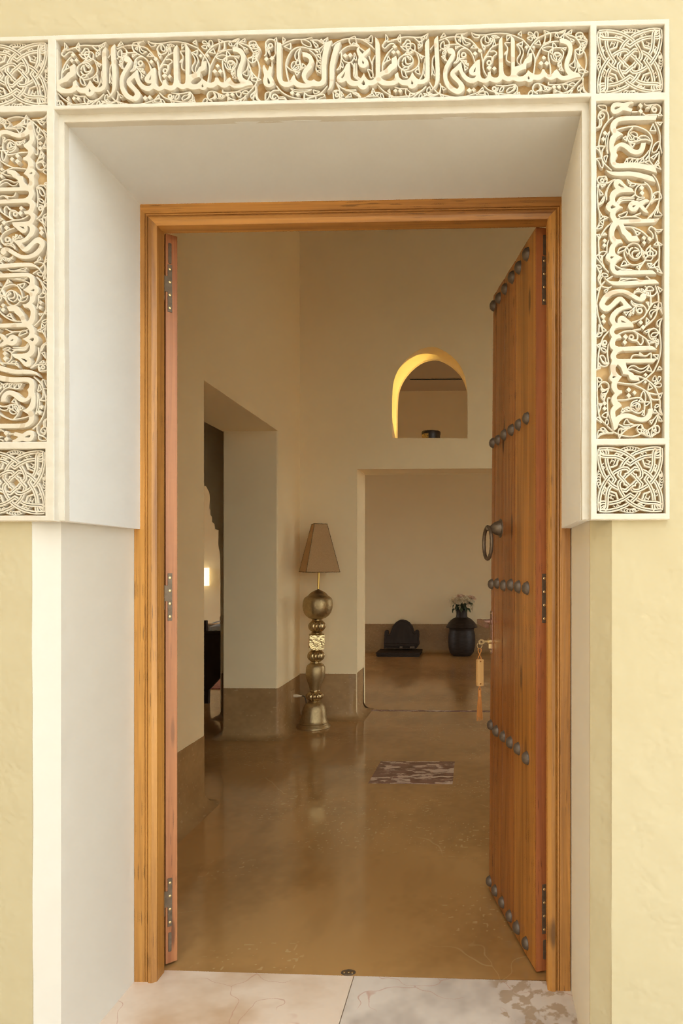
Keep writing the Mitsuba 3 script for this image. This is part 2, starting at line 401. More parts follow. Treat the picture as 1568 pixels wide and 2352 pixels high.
PANELS = {'knot_tl': (-1.146, 2.249, -0.995, 2.397), 'top': (-0.976, 2.247, 0.236, 2.396), 'knot_tr': (0.250, 2.245, 0.400, 2.395),
          'left': (-1.146, 1.480, -0.9965, 2.234), 'right': (0.250, 1.479, 0.399, 2.228), 'knot_bl': (-1.152, 1.311, -1.0, 1.464), 'knot_br': (0.2505, 1.312, 0.4015, 1.4655)}
border = u_shape(-1.166, 0.4105, 2.407, -0.979, 0.2375, 2.238, 1.299)
for k, b in PANELS.items():
    border = border.difference(rect(*b))
border = dense(border, 0.02)
struct('trim_2', prism(border, [(1.525, -0.0012), (1.5262, 0.0), (1.546, 0.0008)], 'xz', wavy(0.0016, 14, 8)), 'border_plaster',
       label='narrow white plaster borders framing the carved panels')

# wooden door frame: jambs and head with two grooves and a bead
def frame_profile():
    return [(0.0, 0.0), (0.0295, 0.0), (0.031, 0.004), (0.0325, 0.0), (0.0365, 0.0), (0.038, 0.004), (0.0395, -0.001), (0.044, -0.004), (0.052, -0.004), (0.058, -0.001),
            (0.064, 0.004), (0.064, 0.048), (0.052, 0.048), (0.052, 0.075), (0.0, 0.075)]
prof = frame_profile()
def jamb(x0, s, top=2.236):
    pl = Polygon([(x0 + s * a, 1.925 + b) for a, b in prof])
    m = prism(pl, [(0.0, 0), (1.0, 0)], 'xy')
    v = np.array(m.vertices)
    ins = np.abs(v[:, 0] - x0)
    v[:, 2] = np.where(v[:, 2] > 0.5, top - ins * 1.0, 0.0)         # mitred top
    return trimesh.Trimesh(v, m.faces, process=False)
def head(x0, x1, z1):
    pl = Polygon([(1.925 + b, z1 - a) for a, b in prof])
    m = prism(pl, [(0.0, 0), (1.0, 0)], 'yz')
    v = np.array(m.vertices)
    ins = z1 - v[:, 2]
    v[:, 0] = np.where(v[:, 0] > 0.5, x1 - ins, x0 + ins)
    return trimesh.Trimesh(v, m.faces, process=False)
labels['trim_3'] = {'kind': 'structure', 'label': 'honey coloured wooden door frame'}
add('trim_3__jamb', jamb(-1.001, 1), 'honey_wood', 25)
add('trim_3__jamb', jamb(0.2435, -1), 'honey_wood', 25)
add('trim_3__head', head(-1.001, 0.2435, 2.236), 'honey_wood_level', 25)

# hall and the rooms behind it
HALL_H, FAR_H = 5.2, 3.54
def wall_left_plan(y0, y1):
    fx = lambda y: -1.372 - 0.0165 * (y - 2.0)
    return Polygon([(-1.80, y0), (fx(y0), y0), (fx(y1), y1), (-1.80, y1)])
def rounded(poly, r=0.012):
    return poly.buffer(-r).buffer(r, quad_segs=3)
near, far = rounded(wall_left_plan(1.95, 3.372)), rounded(wall_left_plan(4.655, 5.30))
lintel = mapped(prism(rect(3.30, 2.118, 4.72, HALL_H), [(0, 0), (1, 0)], 'yz'),
                lambda v: np.stack([np.where(v[:, 0] > 0.5, -1.372 - 0.0165 * (v[:, 1] - 2.0), -1.80), v[:, 1], v[:, 2]], 1))
struct('wall_left', cat(prism(near, [(0.0, 0), (HALL_H, 0)], 'xy'), prism(far, [(0.0, 0), (HALL_H, 0)], 'xy'), lintel), 'room_plaster', 40)

arch_l = [(-0.716, 2.164), (-0.717, 2.346), (-0.715, 2.492), (-0.704, 2.61), (-0.664, 2.71), (-0.591, 2.80), (-0.503, 2.862), (-0.412, 2.884),
          (-0.343, 2.873), (-0.255, 2.822), (-0.183, 2.749), (-0.140, 2.661), (-0.120, 2.559), (-0.114, 2.414), (-0.114, 2.16)]
niche = Polygon(np.vstack([spline(arch_l, 5)])).buffer(-0.008).buffer(0.008)
lob = [(-2.037, -0.05), (-2.037, 0.62), (-2.039, 1.14), (-2.042, 1.287), (-2.055, 1.348), (-2.053, 1.471), (-2.081, 1.482), (-2.083, 1.516), (-2.105, 1.534), (-2.103, 1.573),
       (-2.119, 1.590), (-2.114, 1.622), (-2.127, 1.638), (-2.119, 1.711), (-2.125, 1.759), (-2.151, 1.811), (-2.182, 1.839), (-2.26, 1.872), (-2.33, 1.86), (-2.33, 1.93), (-2.45, 2.03), (-2.60, 2.12)]
lobed = Polygon(lob + [(-5.2 - x, z) for x, z in lob[::-1]])
back = Polygon(list(rect(-6.0, -0.05, 3.4, HALL_H).exterior.coords), [list(niche.exterior.coords), list(lobed.intersection(rect(-6, -0.04, 3, 3)).exterior.coords),
               list(rect(-0.988, -0.04, 0.62, 1.946).buffer(-0.01).buffer(0.01).exterior.coords)])
struct('wall_back', prism(back, [(5.25, 0.010), (5.253, 0.003), (5.26, 0), (5.59, 0), (5.60, 0.01)][::1], 'xz'), 'room_plaster', 35)
def wall_with(openings, y0, y1, z1):
    return Polygon(list(rect(y0, -0.05, y1, z1).exterior.coords), [list(rect(*o).exterior.coords) for o in openings])
struct('wall_right', prism(rect(2.02, -0.05, 5.25, HALL_H), [(3.4, 0), (3.7, 0)], 'yz'), 'room_plaster')
SIDE_WIN = [(6.0, 0.25, 8.8, 2.8)]
struct('wall_side', prism(wall_with(SIDE_WIN, 2.02, 9.4, HALL_H), [(-6.0, 0), (-6.3, 0)], 'yz'), 'room_plaster')
FAR_WIN = [(6.0, 0.25, 8.8, 2.8)]
struct('wall_end', prism(wall_with(FAR_WIN, 5.60, 9.4, HALL_H), [(3.4, 0), (3.7, 0)], 'yz'), 'room_plaster')
struct('wall_far', prism(rect(-6.0, -0.05, 3.4, HALL_H), [(9.20, 0), (9.40, 0)], 'xz'), 'room_plaster')
struct('ceiling', prism(rect(-6.3, 1.6, 3.7, 5.45), [(HALL_H, 0), (HALL_H + 0.2, 0)], 'xy'), 'cedar_ceiling')
struct('ceiling_001', prism(rect(-6.3, 5.5, 3.7, 9.4), [(FAR_H, 0), (FAR_H + 0.2, 0)], 'xy'), 'room_ceiling')

# windows that light the rooms (frame, mullions, glass)
scene['pane_glass'] = {'type': 'thindielectric'}
def window(name, at, a0, z0, a1, z1, axes='yz'):
    b = lambda p0, q0, p1, q1, d=0.04: prism(rect(p0, q0, p1, q1), [(at - d / 2, 0), (at + d / 2, 0)], axes)
    w, am = 0.06, (a0 + a1) / 2
    labels[name] = {'kind': 'structure'}
    add(name + '__frame', cat(b(a0, z0, a0 + w, z1), b(a1 - w, z0, a1, z1), b(a0, z0, a1, z0 + w), b(a0, z1 - w, a1, z1)), 'window_wood')
    add(name + '__mullion', b(am - 0.03, z0, am + 0.03, z1), 'window_wood')
    for p, q in ((a0 + w, am - 0.03), (am + 0.03, a1 - w)):
        c = np.array([[p, z0 + w], [q, z0 + w], [q, z1 - w], [p, z1 - w]])
        add(name + '__pane', trimesh.Trimesh(AX[axes](c[:, 0], c[:, 1], np.full(4, at)), [[0, 1, 2], [0, 2, 3]], process=False), 'pane_glass')
window('window_1', 1.90, *FRONT_WIN, axes='xz')
window('window_2', -6.15, *SIDE_WIN[0])
window('window_3', 3.55, *FAR_WIN[0])

# brown limewashed bases with a cove where they run into the floor
COVE = [(0.0, 0.075), (0.004, 0.050), (0.014, 0.028), (0.032, 0.012), (0.060, 0.004), (0.10, 0.0025), (0.34, 0.002), (0.345, 0.0)]
def base(name, poly, top=1.0):
    lv = [(z * (top if z > 0.2 else 1), o) for z, o in COVE]
    struct(name, prism(dense(poly, 0.06), lv, 'xy', wavy(0.0012, 12, 4, which=(6, 7)), caps=(False, True)), 'base_limewash', 40)
base('baseboard_left', near)
base('baseboard_left_001', far)
base('baseboard_back', unary_union([rect(-2.037, 5.25, -0.988, 5.60)]), 1.02)
base('baseboard_back_001', rect(0.62, 5.25, 3.4, 5.60))
base('baseboard_far', rect(-6.0, 9.20, 3.4, 9.4), 1.14)

# floors
struct('floor', prism(rect(-6.3, 1.976, 3.7, 9.4), [(-0.10, 0), (0.0, 0)], 'xy', caps=(False, True)), 'floor_limewash', label='polished brown limewash floor of the hall and the rooms behind it')
slab_l = Polygon([(-1.06, 1.30), (-0.3755, 1.30), (-0.3785, 1.976), (-1.06, 1.987)])
slab_r = Polygon([(-0.3735, 1.30), (0.30, 1.30), (0.30, 1.970), (-0.3765, 1.976)])
add('floor__marble_slab', prism(slab_l, bev(-0.03, 0.002, 0.0015), 'xy'), 'marble', label='pinkish veined marble slab of the threshold')
add('floor__marble_slab', prism(slab_r, bev(-0.03, 0.002, 0.0015), 'xy'), 'marble', label='grey worn marble slab of the threshold')
add('floor__inlaid_slab', prism(Polygon([(-0.632, 3.721), (-0.170, 3.722), (-0.175, 4.148), (-0.626, 4.140)]), bev(-0.02, 0.0012, 0.0008), 'xy'), 'red_marble', label='dark red marble square let into the floor')
add('floor__inlaid_strip', prism(rect(-0.945, 5.545, 0.60, 5.605), bev(-0.02, 0.0012, 0.0008), 'xy'), 'red_marble', label='narrow marble strip across the far doorway')
struct('floor_001', prism(rect(-9.0, -7.0, 8.0, 1.60), [(-0.12, 0), (-0.03, 0)], 'xy', caps=(False, True)), 'courtyard_stone')
struct('wall_court_left', prism(rect(-7.0, -0.05, 1.545, 5.2), [(-2.3, 0), (-2.6, 0)], 'yz'), 'court_ochre')

# ================================================================ the two door leaves
class Leaf:
    """A leaf in its own frame: u from hinge to free edge, v from the studded face inward, z up."""
    def __init__(s, corner, direction, across, twist):
        s.c, s.d, s.e, s.t = np.array(corner), np.array(direction) / np.linalg.norm(direction), np.array(across) / np.linalg.norm(across), twist
    def __call__(s, m):
        v = np.array(m.vertices)
        u, w, z = v[:, 0], v[:, 1], v[:, 2]
        w = w + (u / 0.53) * s.t(z)
        xy = s.c + u[:, None] * s.d + w[:, None] * s.e
        f = m.faces if np.cross(s.d, s.e) > 0 else m.faces[:, ::-1]
        return trimesh.Trimesh(np.column_stack([xy, z]), f, process=False)

def plank(u0, u1, z0, z1, th=0.034, crown=0.0012):
    us = np.linspace(u0 + 0.0055, u1 - 0.0055, 7)
    k = np.linspace(-1, 1, 7)
    front = [(u0 + 0.0013, 0.012), (u0 + 0.0028, 0.0008)] + [(u, -crown * (1 - q * q)) for u, q in zip(us, k)] + [(u1 - 0.0028, 0.0008), (u1 - 0.0013, 0.012)]
    m = prism(Polygon(front + [(u1 - 0.0002, 0.012), (u1 - 0.0002, th), (u0 + 0.0002, th), (u0 + 0.0002, 0.012)]), [(0.0, 0), (1.0, 0)], 'xy')
    v = np.array(m.vertices)
    zz = np.where(v[:, 2] > 0.5, z1, z0)
    # a few rings along the height so that the twist bends smoothly
    return trimesh.Trimesh(np.column_stack([v[:, 0], v[:, 1], zz]), m.faces, process=False)

def edge_plate(v0, v1, z0, z1, tab=None, th=0.002):
    """A hinge plate on the hinge edge (u = 0), facing -u."""
    pl = rect(v0, z0, v1, z1)
    if tab:
        pl = pl.union(rect(*tab))
    return prism(pl, [(-0.006, -0.0004), (-0.0055, 0), (0.001, 0)], 'yz')

def screw_head(v, z, u=-0.006, r=0.0042):
    m = lathe([(r, 0), (r * 0.9, 0.0012), (r * 0.5, 0.0018), (0.0, 0.002)], 12)
    return mapped(m, lambda p: np.stack([u - p[:, 2], v + p[:, 0], z + p[:, 1]], 1))

def face_map(u, z):                                     # a lathe about z turned to stand out of the studded face (-v)
    return lambda p: np.stack([u + p[:, 0], -p[:, 2], z + p[:, 1]], 1)

def build_leaf(door, L, splits, tones, edge_mat, plates, slots, plate_v, knuckle_v, lab):
    labels[door] = {'kind': 'structure', 'label': lab}
    for (a, b), tone in zip(zip(splits[:-1], splits[1:]), tones):
        add(door + '__plank', L(plank(a, b, 0.008, 2.186)), tone, 30)
    add(door + '__edge_strip', L(prism(rect(0.0, 0.008, 0.034, 2.186), [(-0.004, -0.0008), (-0.003, 0), (0.004, 0)], 'yz')), edge_mat)
    for z0, z1 in plates:
        zc = (z0 + z1) / 2
        h = add(door + '__hinge_plate', L(edge_plate(plate_v[0], plate_v[1], z0, z1, (knuckle_v, zc - 0.012, plate_v[0] + 0.003, zc + 0.035) if knuckle_v is not None else None)), 'dark_iron')
        for k in range(4):
            add(h + '__screw', L(screw_head((plate_v[0] + plate_v[1]) / 2, z0 + (z1 - z0) * (0.09 + 0.272 * k))), 'screw_brass')
        if knuckle_v is not None:
            for q0, q1 in ((zc - 0.038, zc - 0.001), (zc + 0.001, zc + 0.036)):
                kn = lathe([(0.0, q0), (0.0048, q0), (0.0056, q0 + 0.002), (0.0056, q1 - 0.002), (0.0048, q1), (0.0, q1)], 14)
                add(h + '__knuckle', L(mapped(kn, lambda p: np.stack([-0.004 + p[:, 0], knuckle_v + p[:, 1], p[:, 2]], 1))), 'hinge_brass', 40)
    for v0, v1, z0, z1 in slots:
        pl = rect(v0, z0, v1, z1).buffer(-0.004).buffer(0.004)
        add(door + '__bolt_plate', L(prism(pl, [(-0.0055, -0.0004), (-0.005, 0), (0.0, 0)], 'yz')), 'dark_iron')

LEFT = Leaf((-0.949, 2.005), (-0.653, 0.757), (0.757, 0.653), lambda z: z * 0)
build_leaf('door_1', LEFT, [0.0, 0.21, 0.35, 0.47, 0.53], ['plank_wood', 'plank_wood_red', 'plank_wood', 'plank_wood_red'], 'edge_wood_pale',
           [(1.953, 2.095), (1.031, 1.173), (0.118, 0.262)], [(0.0075, 0.017, 2.098, 2.160), (0.0075, 0.017, 0.042, 0.100)], (0.006, 0.0185), -0.0075,
           'wooden door leaf on the left, opened so far that only its hinge edge shows')
RIGHT = Leaf((0.153, 2.006), (-0.233, 0.972), (0.972, 0.233), lambda z: -0.012 + 0.017 * z / 2.19)
build_leaf('door_2', RIGHT, [0.0, 0.222, 0.363, 0.477, 0.53], ['plank_wood', 'plank_wood_red', 'plank_wood_red', 'plank_wood_red'], 'edge_wood',
           [(1.960, 2.102), (1.028, 1.172), (0.118, 0.262)], [(0.020, 0.031, 2.105, 2.165), (0.020, 0.031, 0.042, 0.100)], (0.017, 0.031), None,
           'studded wooden door leaf standing open on the right')
stud = lathe([(0.0215, 0.0), (0.021, 0.0012), (0.0190, 0.0018), (0.0182, 0.006), (0.0155, 0.0108), (0.0115, 0.0142), (0.006, 0.0162), (0.0, 0.0167)], 28)
for row in (2.143, 1.642, 1.130, 0.612, 0.043):
    for u in (0.083, 0.172, 0.256, 0.342, 0.428, 0.5075):
        a = RNG.uniform(-0.003, 0.003, 2)
        s = 1 + RNG.uniform(-0.06, 0.04)
        add('door_2__stud', RIGHT(mapped(moved(stud, s=s), face_map(u + a[0], row + a[1]))), 'stud_iron', 40)
kb = lathe([(0.034, 0.0), (0.033, 0.002), (0.026, 0.003), (0.0245, 0.012), (0.021, 0.022), (0.014, 0.031), (0.009, 0.035), (0.0085, 0.042), (0.011, 0.046), (0.009, 0.052), (0.0, 0.054)], 32)
k = add('door_2__knocker', RIGHT(mapped(kb, face_map(0.398, 1.326))), 'dark_iron', 40, label='dark iron ring knocker on a domed boss')
rg = mapped(torus(0.056, 0.0062, 44, 10), lambda p: np.stack([0.398 + p[:, 0], -0.046 + p[:, 2], 1.274 + p[:, 1]], 1))
add(k + '__ring', RIGHT(rg), 'dark_iron', True)
lk = prism(rect(0.496, 0.872, 0.527, 1.030).buffer(-0.008).buffer(0.008), [(0.0, 0), (-0.0022, 0), (-0.003, -0.0008)], 'xz')
k = add('door_2__lock_plate', RIGHT(lk), 'copper_brown', 30, label='narrow brown metal lock plate')
for z in (0.882, 1.020):
    add(k + '__screw', RIGHT(mapped(lathe([(0.004, 0), (0.0036, 0.001), (0.0, 0.0016)], 12), lambda p: np.stack([0.511 + p[:, 0], -0.003 - p[:, 2], z + p[:, 1]], 1))), 'screw_brass')
hd = cat(mapped(lathe([(0.012, 0.0), (0.012, 0.006), (0.0085, 0.008), (0.0085, 0.050), (0.0, 0.052)], 20), face_map(0.511, 0.990)),
         prism(Polygon([(0.524, 0.982), (0.522, 1.000), (0.500, 1.001), (0.440, 0.994), (0.405, 0.990), (0.400, 0.984), (0.405, 0.977), (0.440, 0.978), (0.500, 0.980)]), bev(-0.038, -0.054, 0.003), 'xz'))
add('door_2__lever_handle', RIGHT(hd), 'copper_brown', 30, label='brown lever handle')
cyl = mapped(lathe([(0.0105, 0.0), (0.0105, 0.012), (0.009, 0.014), (0.0, 0.014)], 20), face_map(0.511, 0.918))
cyl2 = prism(rect(0.505, 0.892, 0.517, 0.918), bev(0.0, -0.012, 0.001), 'xz')
add('door_2__lock_cylinder', RIGHT(cat(cyl, cyl2)), 'screw_brass', 30, label='brass lock cylinder')

# ================================================================ things
# keys in the lock
KX, KY, KZ = 0.000, 2.4945, 0.918
tag('key_fob', 'key in the door lock with a hanging wooden tag and orange leather tassel', 'key fob')
key_pts = RIGHT(mapped(trimesh.creation.box((0.001, 0.001, 0.001)), lambda p: p + [0.511, -0.02, KZ]))
kdir = -RIGHT.e
def out_bar(v0, v1, w, h):
    return RIGHT(prism(rect(0.511 - w, KZ - h, 0.511 + w, KZ + h), bev(-v0, -v1, 0.0005), 'xz'))
bow = RIGHT(mapped(prism(Polygon([(0.026, -0.006), (0.030, 0.006), (0.042, 0.009), (0.050, 0.002), (0.048, -0.010), (0.036, -0.012)], [[(0.034, -0.005), (0.036, 0.003), (0.043, 0.003), (0.043, -0.006)]]),
                         [(-0.001, 0), (0.001, 0)], 'xy'), lambda p: np.stack([0.511 + p[:, 2], -p[:, 0], KZ + p[:, 1]], 1)))
add('key_fob__key', cat(out_bar(0.012, 0.030, 0.0012, 0.0035), bow), 'polished_metal')
hx, hy = (RIGHT.c + 0.511 * RIGHT.d - (0.045 + 0.005) * RIGHT.e)
add('key_fob__ring', moved(torus(0.011, 0.0011, 24, 6), hx, hy, KZ - 0.014, rx=90, rz=35), 'screw_brass', True)
zc = KZ - 0.024
def loop(z0, z1, w):
    t = np.linspace(0, 1, 14)
    a = np.stack([w * np.sin(2 * np.pi * t), 0.002 * np.cos(2 * np.pi * t), z0 + (z1 - z0) * (0.5 - 0.5 * np.cos(np.pi * t))], 1)
    b = a * [-1, -1, 1]
    return cat(tube(a + [hx, hy, 0], 0.0018, 6), tube(b + [hx, hy, 0], 0.0018, 6))
add('key_fob__cord', loop(zc, zc - 0.047, 0.006), 'orange_leather', True)
add('key_fob__tag', moved(prism(rect(-0.0125, -0.098, 0.0125, 0.0).buffer(-0.004).buffer(0.004).difference(Point(0, -0.008).buffer(0.003)).difference(Point(0, -0.090).buffer(0.003)), bev(-0.006, 0.006, 0.0008), 'xz'),
                          hx + 0.001, hy, zc - 0.040, rz=28), 'tag_wood', 30)
zt = zc - 0.040 - 0.094
add('key_fob__cord', loop(zt + 0.006, zt - 0.022, 0.005), 'orange_leather', True)
add('key_fob__tassel_cap', moved(lathe([(0.0, 0.0), (0.005, -0.001), (0.0062, -0.006), (0.0062, -0.020), (0.0078, -0.024), (0.0, -0.024)], 18), hx, hy, zt - 0.018), 'orange_leather', 30)
strands = []
for i in range(30):
    a, r = i * 2.4, 0.0012 + 0.006 * math.sqrt((i + 0.5) / 30)
    q = np.array([[0.75 * r * math.cos(a), 0.75 * r * math.sin(a), -0.022], [1.25 * r * math.cos(a), 1.25 * r * math.sin(a), -0.06],
                  [1.7 * r * math.cos(a + 0.1), 1.7 * r * math.sin(a + 0.1), -0.105 - 0.008 * math.sin(i * 5.1)]])
    strands.append(tube(spline(q, 3) + [hx, hy, zt - 0.018], 0.0011, 5))
labels[add('key_fob__tassel', cat(*strands), 'orange_leather', True)] = {'kind': 'stuff', 'label': 'orange leather tassel'}

# floor bolt socket by the threshold
tag('bolt_socket', 'small dark metal bolt socket let into the floor at the middle of the threshold', 'floor socket')
ov = Point(0, 0).buffer(1, quad_segs=12)
add('bolt_socket__plate', moved(prism(affinity.scale(ov, 0.0215, 0.0145), [(-0.01, 0), (0.0016, 0), (0.0022, -0.001)], 'xy'), -0.397, 1.993, 0.0), 'dark_iron', 30)
for dx in (-0.012, 0.001, 0.012):
    add('bolt_socket__screw', moved(lathe([(0.0042, 0.002), (0.0038, 0.0034), (0.0015, 0.0038), (0.0, 0.0038)], 12), -0.397 + dx, 1.992 - abs(dx) * 0.1, 0), 'polished_metal', 30)

# floor lamp of stacked metal turnings
LX, LY, LS = -1.249, 4.98, 0.000729
tag('floor_lamp', 'tall floor lamp of stacked embossed metal bulbs with a tapered square brown shade', 'lamp')
lean = lambda m: mapped(m, lambda p: p + np.stack([LX + 0.034 * p[:, 2], LY + 0 * p[:, 2], 0 * p[:, 2]], 1))
LZ = lambda y: (2165 - y) * LS
def turn(prof, **k):
    return lean(lathe([(r * LS, max(LZ(y), 0.0)) for r, y in prof], 56, **k))
add('floor_lamp__base', turn([(0, 2165), (163, 2165), (168, 2158), (166, 2148), (150, 2130), (142, 2118), (146, 2110), (136, 2098), (128, 2080), (124, 2040), (118, 1990), (108, 1952), (90, 1925), (66, 1908), (50, 1900)]), 'chased_metal', 50)
def ribbed(name, yc, h, r):
    prof = [(r * math.sqrt(max(1 - (t * 0.93) ** 2, 0)) + r * 0.12, yc + h * t) for t in np.linspace(1, -1, 13)]
    m = lathe([(a * LS, LZ(y)) for a, y in prof], 112, 13, 0.13, (LZ(yc + h * 0.9), LZ(yc - h * 0.9)))
    add(name, lean(m), 'polished_metal', 60)
add('floor_lamp__collar', turn([(48, 1908), (54, 1902), (54, 1893), (47, 1888)]), 'polished_metal', 50)
ribbed('floor_lamp__ribbed_ball', 1846, 48, 80)
add('floor_lamp__collar', turn([(47, 1803), (54, 1797), (54, 1788), (50, 1782)]), 'polished_metal', 50)
add('floor_lamp__vase_section', turn([(48, 1785), (53, 1775), (58, 1750), (74, 1705), (90, 1660), (97, 1615), (97, 1585), (92, 1552), (78, 1530), (58, 1517), (48, 1512)]), 'chased_metal', 50)
add('floor_lamp__collar', turn([(47, 1518), (53, 1512), (53, 1503), (47, 1497)]), 'polished_metal', 50)
ribbed('floor_lamp__ribbed_ball', 1442, 58, 78)
add('floor_lamp__collar', turn([(46, 1390), (55, 1386), (55, 1376), (50, 1372)]), 'polished_metal', 50)
cube = moved(prism(rect(-0.0535, -0.0535, 0.0535, 0.0535), bev(LZ(1373), LZ(1226), 0.002), 'xy'), rz=17)
add('floor_lamp__cube', lean(cube), 'gilt_metal', 30)
add('floor_lamp__collar', turn([(48, 1226), (55, 1220), (55, 1208), (46, 1202)]), 'polished_metal', 50)
ribbed('floor_lamp__ribbed_ball', 1142, 60, 78)
add('floor_lamp__collar', turn([(46, 1086), (52, 1082), (52, 1074), (46, 1070)]), 'polished_metal', 50)
ball = [(50, 1070), (84, 1059), (114, 1036), (136, 1002), (147, 965), (150, 932), (147, 895), (137, 864), (120, 846), (97, 834), (95, 828), (90, 824), (80, 811), (60, 796), (34, 784), (14, 776), (11, 768)]
add('floor_lamp__globe', turn(ball), 'chased_metal', 50)
add('floor_lamp__rod', turn([(10.5, 785), (10.5, 500)]), 'rod_brass', True)
sc = np.array([-1.213, 5.005])
rot = lambda a: np.array([[math.cos(a), -math.sin(a)], [math.sin(a), math.cos(a)]])
A = math.radians(27)
b0 = np.array([[-1, -1], [1, -1], [1, 1], [-1, 1]]) * 0.123 @ rot(A).T + sc
t0 = np.array([[-1, -1], [1, -1], [1, 1], [-1, 1]]) * 0.0465 @ rot(A).T + sc
zb, zt_ = 1.143, 1.497
v = np.vstack([np.column_stack([b0, np.full(4, zb)]), np.column_stack([t0, np.full(4, zt_)])])
v2 = np.vstack([np.column_stack([(b0 - sc) * 0.98 + sc, np.full(4, zb)]), np.column_stack([(t0 - sc) * 0.95 + sc, np.full(4, zt_)])])
q = [[i, (i + 1) % 4, 4 + (i + 1) % 4, 4 + i] for i in range(4)]
q2 = [[8 + a for a in reversed(f)] for f in q]
rim = [[i, 8 + i, 8 + (i + 1) % 4, (i + 1) % 4] for i in range(4)] + [[4 + i, 4 + (i + 1) % 4, 12 + (i + 1) % 4, 12 + i] for i in range(4)]
q = np.array(q + q2 + rim)
add('floor_lamp__shade', trimesh.Trimesh(np.vstack([v, v2]), np.vstack([q[:, [0, 1, 2]], q[:, [0, 2, 3]]]), process=False), 'shade_cloth')
edges = [tube(v[[i, (i + 1) % 4]], 0.0022, 6) for i in range(4)] + [tube(v[[4 + i, 4 + (i + 1) % 4]], 0.0022, 6) for i in range(4)] + [tube(v[[i, 4 + i]], 0.0018, 6) for i in range(4)]
add('floor_lamp__shade_trim', cat(*edges), 'shade_trim')
cord = spline([(-1.345, 5.03, 0.222), (-1.325, 5.02, 0.215), (-1.315, 5.02, 0.17), (-1.322, 5.03, 0.10), (-1.33, 5.06, 0.03), (-1.36, 5.05, 0.008), (-1.35, 5.00, 0.006), (-1.30, 5.03, 0.006), (-1.25, 5.05, 0.01)], 6)
add('floor_lamp__cord', tube(cord, 0.003, 6), 'black_cord', True)
add('floor_lamp__plug', mapped(lathe([(0.0, 0.0), (0.012, 0.0), (0.012, 0.030), (0.008, 0.050), (0.004, 0.066), (0.0, 0.066)], 16), lambda p: np.stack([-1.415 + p[:, 2], 5.03 + p[:, 0], 0.222 + p[:, 1]], 1)), 'plug_white', 40)
tag('wall_socket', 'brown wall socket low on the pier beside the floor lamp', 'socket')
add('wall_socket__plate', prism(rect(4.985, 0.178, 5.065, 0.268).buffer(-0.006).buffer(0.006), bev(-1.430, -1.4115, 0.002), 'yz'), 'base_limewash', 30)

# black vase with white roses
VX, VY = -0.289, 8.99
tag('vase', 'large black clay vase with a wide domed collar, standing against the far wall', 'vase')
body = [(0.0, 0.0), (0.118, 0.0), (0.135, 0.012), (0.160, 0.05), (0.176, 0.12), (0.180, 0.20), (0.176, 0.27), (0.166, 0.315), (0.160, 0.325), (0.162, 0.345), (0.170, 0.362)]
add('vase__body', moved(lathe(body, 56), VX, VY, 0), 'black_clay', 40)
add('vase__collar', moved(lathe([(0.165, 0.360), (0.205, 0.370), (0.208, 0.378), (0.196, 0.395), (0.170, 0.436), (0.135, 0.470), (0.100, 0.494), (0.076, 0.503)], 56), VX, VY, 0), 'black_clay', 40)
add('vase__neck', moved(lathe([(0.076, 0.500), (0.072, 0.53), (0.071, 0.57), (0.076, 0.598), (0.072, 0.60), (0.062, 0.58), (0.060, 0.52)], 40), VX, VY, 0), 'black_clay', 40)
def rose(seed):
    r = np.random.default_rng(seed)
    ms = []
    for layer, (n, rad, tilt) in enumerate(((3, 0.010, 0.15), (4, 0.018, 0.45), (6, 0.027, 0.85))):
        for k in range(n):
            a = k * 2 * math.pi / n + layer * 0.6 + r.uniform(-0.15, 0.15)
            s, t = np.meshgrid(np.linspace(-1, 1, 5), np.linspace(0, 1, 5))
            w = rad * 1.25 * np.sqrt(np.maximum(1 - (1.6 * t - 0.75) ** 2, 0.05))
            ang = a + s * w / rad * 0.62
            rr = rad * (0.45 + 0.6 * t + tilt * 0.5 * t * t * t)
            z = 0.030 * t * (1 - 0.22 * layer) - 0.004 * s * s
            vv = np.stack([rr * np.cos(ang), rr * np.sin(ang), z], -1).reshape(-1, 3)
            i = np.arange(4)[:, None] * 5 + np.arange(4)
            f = np.vstack([np.stack([i, i + 1, i + 6], -1).reshape(-1, 3), np.stack([i, i + 6, i + 5], -1).reshape(-1, 3)])
            ms.append(trimesh.Trimesh(vv, f, process=False))
    core = trimesh.creation.icosphere(1, 0.011)
    core.apply_translation([0, 0, 0.012])
    return cat(*ms, core)
roses = [rose(40 + i) for i in range(4)]
SPOTS = [(1038, 245, 0), (1075, 226, 0), (1072, 270, 0), (1112, 268, 0), (1096, 244, 0), (1126, 208, 1), (1150, 228, 0), (1174, 257, 0), (1182, 218, 0), (1213, 300, 0), (1228, 252, 0), (1236, 222, 1), (1206, 238, 0), (1140, 250, 0)]
STEMS = []
